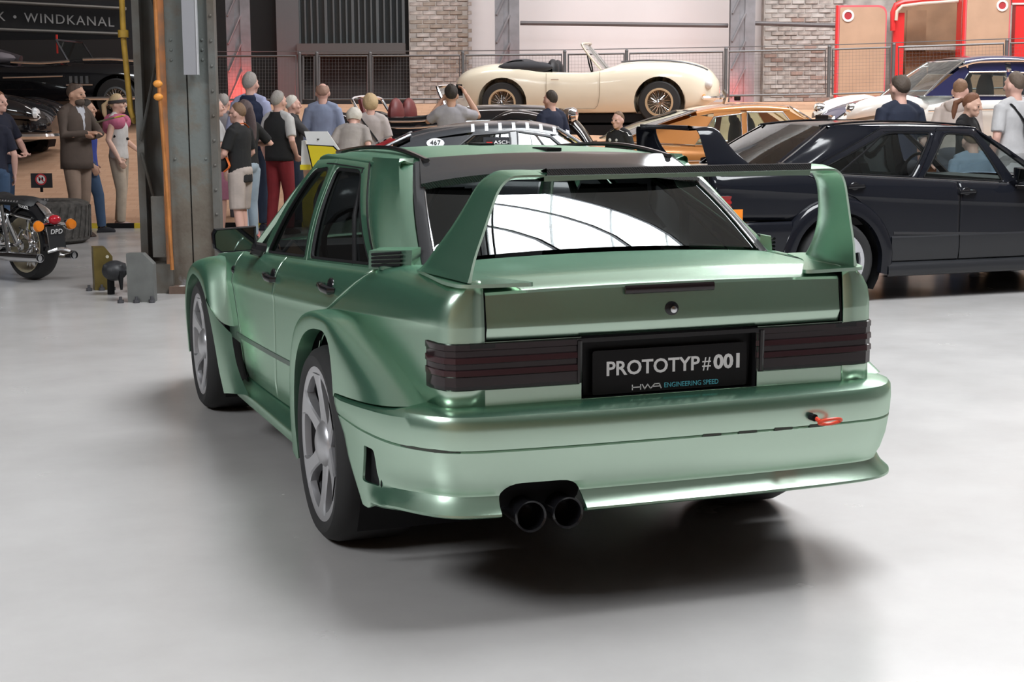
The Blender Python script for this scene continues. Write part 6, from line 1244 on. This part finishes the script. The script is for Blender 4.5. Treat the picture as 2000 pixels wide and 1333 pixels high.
person(576, 20.2, 0, 1.64, 20, 'white haired person in dark long sleeved top behind the raised white tail cover', (.06, .058, .062), (.020, .03, .055), (WHT, 'short'), 2, sleeve='long', extra=vest((.02, .02, .022)), arms=dict(R=((.25, .16, 1.22), (.16, .46, 1.10))))
person(636, 20.7, 0, 1.81, 92, 'bald person in pale blue shirt seen from behind, facing the mesh railing', (.30, .35, .50), (.05, .06, .09), ((.42, .26, .20), 'bald'), 2, sleeve='long')
person(684, 19.0, 0, 1.62, 85, 'white haired person in beige top bending forward, seen from behind', (.40, .36, .34), (.30, .27, .25), (WHT, 'puff'), 2, lean=38, sleeve='short')
person(728, 19.9, 0, 1.65, 98, 'blonde bobbed person in pale pink T-shirt with black shoulder strap', (.60, .53, .52), (.30, .28, .27), (BLND, 'bob'), 2, extra=straps(M_BLACK, [[(-.13, -.07, 1.43), (-.02, -.13, 1.27), (.10, -.13, 1.10), (.17, -.09, .98)]], .014))
t17 = person(884, 19.7, 0, 1.76, 96, 'dark haired person in grey T-shirt raising a phone towards the cream car', (.44, .42, .46), (.08, .09, .12), (DKBR, 'short'), 1, arms=dict(R=((.34, .10, 1.36), (.20, .20, 1.62)), L=((-.28, .10, 1.30), (-.10, .25, 1.55))))
person(1077, 20.3, 0, 1.69, 128, 'dark haired person in navy T-shirt before the sill of the cream car', (.02, .026, .058), (.04, .05, .08), ((.05, .038, .03), 'buzz'), 2)
def jersey(t, up, hp, HR):
    for s in (-1, 1):
        for k in range(3): straps(M_WHITE, [[(s*.06, .02-.025*k+.03, 1.475), (s*.12, .02-.025*k+.02, 1.452), (s*.19, -.022*k+.03, 1.44), (s*.235, -.022*k+.03, 1.39)]], .006, 'shoulder_stripe')(t, up, hp, HR)
    g = MB(); g.ball(up((.06, .128, 1.33)), (.03, .006, .025), 10, 6); g.ball(up((-.07, .126, 1.33)), (.025, .006, .022), 10, 6); g.build('badge', M_WHITE, t)
person(1208, 19.1, 0, 1.43, 222, 'boy in black jersey with white shoulder stripes between the parked cars', (.018, .018, .02), (.03, .03, .035), (LTBR, 'buzz'), 2, extra=jersey, head=(6, 4))
person(1748, 14.9, 0, 1.79, 112, 'balding person in navy polo shirt behind the black sedan roof', (.016, .022, .045), (.05, .05, .06), ((.09, .065, .05), 'thin'), 2, wide=1.12)
def hood(t, up, hp, HR):
    g = MB(); g.tube([up((.115*math.cos(q), -.03+.10*math.sin(q), 1.455+.02*math.sin(q))) for q in np.linspace(0, 2*PI, 18, endpoint=False)], .042, 10, closed=True); g.ball(up((0, -.115, 1.42)), (.12, .065, .085), 14, 10); fuse(g, 'hood', cloth((.66, .55, .50)), t, .013, 3)
person(1858, 17.8, 0, 1.80, 62, 'person in cream hooded sweatshirt leaning towards the vintage saloon', (.66, .55, .50), (.12, .12, .15), ((.26, .14, .08), 'buzz'), 2, lean=14, sleeve='long', extra=hood, wide=1.12)
t22 = person(1880, 16.5, 0, 1.62, -38, 'person with reddish tied hair and black top looking down at a phone', (.012, .012, .013), (.05, .06, .09), (RED_, 'tail'), 0, sleeve='long', head=(0, 14), arms=dict(R=((.25, .06, 1.20), (.08, .33, 1.24)), L=((-.25, .06, 1.20), (.02, .34, 1.18))))
def sling(t, up, hp, HR):
    straps(M_BLACK, [[(-.13, .04, 1.46), (-.12, -.07, 1.44), (-.02, -.13, 1.30), (.08, -.14, 1.18), (.17, -.08, 1.02)]], .012)(t, up, hp, HR)
    g = MB(); g.ball(up((.06, -.165, 1.20)), (.085, .045, .135), 14, 10, M=rot('Y', -.5)); fuse(g, 'sling_bag', cloth((.03, .032, .038)), t, .012, 2)
person(1970, 15.7, 0, 1.82, 118, 'short haired person in white T-shirt with dark sling bag', (.62, .61, .62), (.35, .34, .34), ((.14, .10, .075), 'buzz'), 2, extra=sling, wide=1.1, hem=.80)
person(1886, 15.1, 0, 1.72, 92, 'person in faded denim shirt crouching, seen through the black sedan window', (.28, .35, .46), JEAN, (LTBR, 'short'), 2, squat=1.0, lean=18, sleeve='long')
def phone_at(t, q, label, rz):
    M_ = Matrix.Translation(t.location) @ Matrix.Rotation(t.rotation_euler.z, 4, 'Z') @ Matrix.Scale(t.scale[0], 4); w = M_ @ Vector(q)
    o = thing('phone', label, 'phone', w, t.rotation_euler.z+rz); g = MB(); g.box((0, 0, 0), (.078, .011, .155), M=rot('X', -.5)); g.build('case', M_BLACK, o, False); s = MB(); s.box((0, -.004, -.003), (.070, .006, .145), M=rot('X', -.5)); s.build('screen', mat('phone screen', (.05, .06, .08), .1), o, False)
phone_at(t17, (.12, .27, 1.68), 'dark phone held up by the person in grey T-shirt', 0); phone_at(t22, (.06, .47, 1.24), 'dark phone in the hands of the person with reddish hair', 0)
# ------------------------------------------------------------------ motorcycle and small things on the floor
p = atz(66, 14.15, 0); mc = thing('motorcycle', 'black police motorcycle with chrome fittings and DPD number plate, beside the column', 'motorcycle', p, HROT+math.radians(140)-PI/2)
M_BEIGE = mat('rim beige', (.42, .37, .26), .5)
def bike_wheel(y, R, w, nm='wheel'):
    o = (-w/2, y, R); t = MB(); t.lathe([(R*.76, 0), (R*.80, -.01), (R*.93, -.012), (R-.012, .012), (R, w*.35), (R, w*.65), (R-.012, w-.012), (R*.93, w+.012), (R*.80, w+.01), (R*.76, w)], o, (1, 0, 0), 44); ty = t.build(nm, M_RUBBER, mc)
    g = MB(); g.lathe([(R*.79, -.012), (R*.765, -.014), (R*.74, 0), (R*.70, .03), (R*.70, w-.03), (R*.74, w), (R*.765, w+.014), (R*.79, w+.012)], o, (1, 0, 0), 44); g.build('rim', M_BEIGE, ty)
    g = MB(); g.lathe([(0, -.05), (.05, -.045), (.06, .0), (.045, .02), (.045, w-.02), (.06, w), (.05, w+.045), (0, w+.05)], o, (1, 0, 0), 22); g.lathe([(.13, .012), (.145, .012), (.145, .018), (.13, .018)], o, (1, 0, 0), 30); g.build('hub', M_CHROME, ty)
    g = MB()
    for k in range(9):
        a = 2*PI*k/9; c, s = math.cos(a), math.sin(a); g.tube([(-.01, y+.05*c, R+.05*s), (-.02, y+.14*c, R+.14*s), (-w*.1, y+R*.73*math.cos(a+.08), R+R*.73*math.sin(a+.08))], [.018, .013, .016], 6)
    g.build('spokes', M_CHROME, ty); return ty
bike_wheel(0, .315, .14); bike_wheel(1.62, .325, .11)
def lam(nm, m, pts, r, n=8, **k): g = MB(); g.tube(interp(np.array(pts), 3), r if np.ndim(r) == 0 else np.interp(np.linspace(0, 1, (len(pts)-1)*3+1), np.linspace(0, 1, len(r)), r), n, **k); return g.build(nm, m, mc)
def fender(y, R, a0, a1, w, m): 
    G = [[(x*w, y+(R+.035-.05*x*x)*math.cos(a), R-.03+(R+.035-.05*x*x)*math.sin(a)) for x in np.linspace(-1, 1, 9)] for a in np.linspace(a0, a1, 16)]; o = patch('fender', G, m, mc); s = o.modifiers.new('s', 'SOLIDIFY'); s.thickness = .006; return o
f1 = fender(0, .345, .35, 3.25, .105, M_BLACKG); fender(1.62, .345, .2, 2.9, .085, M_BLACKG)
text_mesh('police_lettering', 'POLICE', .045, M_WHITE, f1, .002, (-.108, -.06, .655), ex=(0, -1, -.12), ey=(-.25, 0, 1))
G = MB(); G.tube([(-.115, .26, .60), (-.118, .0, .575), (-.118, -.20, .555)], .016, 8); G.build('fender_rail', M_CHROME, mc)
G = MB(); G.tube([(.115, .26, .60), (.118, .0, .575), (.118, -.20, .555)], .016, 8); G.build('fender_rail', M_CHROME, mc)
G = MB(); G.grid(interp(np.array([[(x*w, y, z-.05*x*x) for x in np.linspace(-1, 1, 9)] for y, z, w in ((-.12, .70, .05), (-.06, .735, .14), (.12, .745, .17), (.32, .735, .16), (.42, .77, .13), (.62, .74, .11), (.74, .76, .05))]), 2), flip=True); G.box((0, .28, .69), (.20, .70, .06)); G.build('seat', mat('seat leather', (.025, .026, .028), .5), mc)
for k in range(9):
    for s in (-1, 1): q = MB(); q.ball((s*.155, -.04+.045*k, .705), .008, 6, 5); q.build('stud', M_CHROME, mc)
tk = MB(); tk.ball((0, .95, .78), (.15, .30, .13), 20, 12); tk.build('fuel_tank', M_BLACKG, mc)
en = MB(); en.box((0, .72, .33), (.24, .40, .24)); en.build('engine_block', M_STEELD, mc, False)
for y, a in ((.62, -.35), (.86, .35)):
    c = MB(); 
    for k in range(6): c.lathe([(.06, 0), (.078, .004), (.078, .010), (.06, .014)], (0, y+math.sin(a)*.035*k, .44+math.cos(a)*.035*k), (0, math.sin(a), math.cos(a)), 20)
    c.lathe([(.062, 0), (.062, .22), (.05, .25), (0, .25)], (0, y, .44), (0, math.sin(a), math.cos(a)), 16); c.build('cylinder_fins', M_CHROME, mc)
g = MB(); g.lathe([(0, .05), (.10, .045), (.115, .0), (.115, -.03)], (-.125, .40, .36), (-1, 0, 0), 26); g.build('primary_cover', M_CHROME, mc)
lam('frame_tube', M_BLACKG, [(0, 1.35, .85), (0, .95, .66), (0, .40, .60), (0, .22, .50)], .022); lam('frame_tube', M_BLACKG, [(0, 1.35, .80), (0, 1.10, .30), (0, .70, .20), (0, .35, .25)], .022)
for s in (-1, 1):
    lam('shock', M_CHROME, [(s*.125, .03, .33), (s*.125, .22, .60)], .026, 10); lam('swing_arm', M_CHROME, [(s*.11, 0, .315), (s*.11, .45, .30)], .022)
    lam('exhaust', M_CHROME, [(s*.16, .75, .26), (s*.17, .4, .21), (s*.175, .0, .215), (s*.175, -.38, .225)], [.024, .03, .045, .040], 14); g = MB(); g.lathe([(.03, -.005), (.03, .03), (0, .03)], (s*.175, -.388, .2255), (0, 1, 0), 14); g.build('exhaust_tip', M_BLACK, mc)
    lam('fork', M_CHROME, [(s*.085, 1.62, .325), (s*.085, 1.38, .95)], .024, 10); lam('handlebar', M_CHROME, [(s*.05, 1.35, .98), (s*.25, 1.32, 1.06), (s*.38, 1.18, 1.05)], .013)
    st = MB(); st.lathe([(0, -.035), (.040, -.03), (.050, 0), (.046, .018)], (s*.165, -.36, .50), (0, 1, 0), 20); ts = st.build('turn_signal', mat('amber lens', (.9, .25, .02), .2), mc); st = MB(); st.lathe([(.05, .0), (.053, .005), (.045, .05), (0, .06)], (s*.165, -.36, .50), (0, 1, 0), 20); st.build('signal_shell', M_CHROME, ts)
    g = MB(); g.box((s*.20, .22, .40), (.12, .38, .24)); 
lam('signal_bar', M_CHROME, [(-.165, -.335, .50), (0, -.325, .515), (.165, -.335, .50)], .014)
tl_ = MB(); tl_.ball((0, -.365, .55), (.058, .045, .042), 16, 10); t_ = tl_.build('tail_lamp', mat('tail red', (.50, .015, .03), .15), mc); g = MB(); g.ball((0, -.30, .555), (.065, .055, .048), 16, 10); g.build('lamp_shell', M_CHROME, t_)
pb = MB(); pb.box((0, -.37, .395), (.17, .01, .20), M=rot('X', -.22)); np_ = pb.build('number_plate', mat('bike plate', (.015, .016, .018), .4), mc, False)
text_mesh('plate_lettering', 'DPD', .062, M_WHITE, np_, .002, (0, -.388, .445), ex=(1, 0, 0), ey=(0, -.22, 1))
lam('plate_edge', M_CHROME, [(-.088, -.358, .49), (-.088, -.402, .30)], .005); lam('splash_bar', M_CHROME, [(-.11, -.40, .275), (0, -.43, .300), (.11, -.40, .275)], .016); lam('fender_strip', M_CHROME, [(0, -.06, .71), (0, -.22, .64), (0, -.33, .53)], [.006, .03, .02], 8, sq=(1.5, .5))
hl = MB(); hl.lathe([(0, .06), (.085, .05), (.095, 0), (.07, -.09), (0, -.12)], (0, 1.47, .92), (0, 1, 0), 20); hl.build('headlamp', M_CHROME, mc)
lam('kick_stand', M_BLACK, [(-.10, .62, .24), (-.30, .50, .012)], .014); lam('lower_bar', M_CHROME, [(-.16, .20, .66), (-.17, .10, .20)], .022)
# prohibition card on the slope foot
pc = thing('warning_sign', 'small black card with red no-stepping symbol at the slope foot', 'sign', at(82, 366, 20.3)); pc.rotation_euler = (0, 0, HROT); g = MB(); g.box((0, 0, .085), (.27, .02, .185)); g.build('card', mat('card black', (.012, .011, .015), .5), pc, False)
g = MB(); g.lathe([(.054, -.013), (.072, -.013), (.072, -.010), (.054, -.010)], (-.005, 0, .10), (0, 1, 0), 28); g.build('red_ring', mat('sign red', (.65, .04, .05), .5), pc); g = MB(); g.lathe([(.056, -.0115), (0, -.0115)], (-.005, 0, .10), (0, 1, 0), 28); g.build('white_disc', M_WHITE, pc)
for s in (-1, 1): g = MB(); g.ball((-.005+s*.018, -.012, .105), (.011, .003, .028), 10, 8); g.build('footprint', M_BLACK, pc)
g = MB(); g.tube([(-.05, -.014, .145), (.045, -.014, .06)], .006, 4); g.build('red_slash', MATS['sign red'], pc); g = MB(); g.box((-.005, 0, -.03), (.03, .03, .06)); g.build('stem', M_BLACK, pc, False)
# big tyre lying behind the motorcycle
bt = thing('large_tyre', 'large worn grey tyre lying flat behind the motorcycle tail', 'tyre', atz(96, 17.9, 0)); M_OLD = mat('old rubber', (.075, .068, .062), .85, noise=(18, .5), bump=(40, .7))
g = MB(); g.lathe([(.24, .06), (.26, .02), (.38, .0), (.45, .04), (.46, .14), (.46, .36), (.45, .45), (.38, .48), (.26, .46), (.24, .42)], (0, 0, 0), (0, 0, 1), 44); g.build('carcass', M_OLD, bt); g = MB(); g.lathe([(.0, .40), (.25, .40)], (0, 0, 0), (0, 0, 1), 30); g.build('cover_disc', mat('disc brown', (.12, .10, .085), .8), bt)
for k in range(30):
    a = 2*PI*k/30; g = MB(); g.tube([(.463*math.cos(a), .463*math.sin(a), .08), (.463*math.cos(a+.16), .463*math.sin(a+.16), .42)], .012, 4); g.build('tread_bar', M_OLD, bt)
# two cut steel guard plates with a cast lamp between them
gp = thing('guard_plate', 'grey steel guard plate with a slanted corner bolted to the floor by the column', 'guard', atz(276, 12.45, 0), HROT+.05); M_GP = mat('plate grey', (.125, .13, .125), .55, noise=(8, .2))
def guard(t, w, h, m, th=.12):
    o = [(-w/2, 0), (w/2, 0), (w/2, h*.78), (w*.12, h), (-w/2, h)]; g = MB(); g.prism(o, (0, 0, 0), (1, 0, 0), (0, 0, 1), (0, 1, 0), th); g.build('plate', m, t, False)
    for x in (-w/2-.05, -w*.15, w*.42): q = MB(); q.lathe([(.025, 0), (.025, .025), (.012, .025), (.012, .05), (0, .05)], (x, -.03, 0), (0, 0, 1), 10); q.build('floor_bolt', M_STEELD, t)
guard(gp, .21, .385, M_GP)
gq = thing('guard_plate', 'brass brown guard plate with bolt holes, second floor guard from the column', 'guard', atz(204, 13.3, 0), HROT+.35); M_BR = mat('plate brass', (.17, .125, .035), .4, .4, noise=(7, .3)); guard(gq, .155, .36, M_BR, .16)
for z in (.20, .28): q = MB(); q.lathe([(.014, -.004), (0, -.004)], (.035, 0, z), (0, 1, 0), 10); q.build('bolt_hole', mat('bolt pale', (.5, .47, .38), .4), gq)
lm = thing('cast_housing', 'black cast iron housing held between the two guard plates', 'housing', atz(226, 12.95, .0), HROT); g = MB(); g.ball((0, 0, .20), (.105, .11, .085), 16, 10); g.box((0, 0, .21), (.16, .15, .10)); fuse(g, 'housing', mat('cast black', (.02, .021, .024), .5), lm, .012, 1)
g = MB(); g.tube([(.09, -.02, .20), (.22, -.10, .21)], .018, 8); g.build('shaft', M_STEELD, lm); g = MB(); g.tube([(-.04, .02, .15), (-.05, .05, .0)], .03, 8); g.build('foot', M_BLACK, lm); g = MB(); g.tube([(.06, -.06, .2), (.07, -.08, .05)], [.03, .01], 6); g.build('drip_tab', M_BLACK, lm)
# leaflets carried by the person in tweed
lf = thing('leaflet', 'folded green and yellow leaflet held by the person in tweed jacket', 'leaflet', at(217, 234, 18.35), HROT); g = MB(); g.box((-.05, 0, 0), (.22, .16, .012), M=rot('Y', -.25)); g.build('cover', mat('leaflet green', (.12, .11, .06), .5), lf, False); g = MB(); g.box((.10, 0, .035), (.09, .16, .014), M=rot('Y', -.25)); g.build('yellow_fold', mat('leaflet yellow', (.55, .40, .04), .5), lf, False)
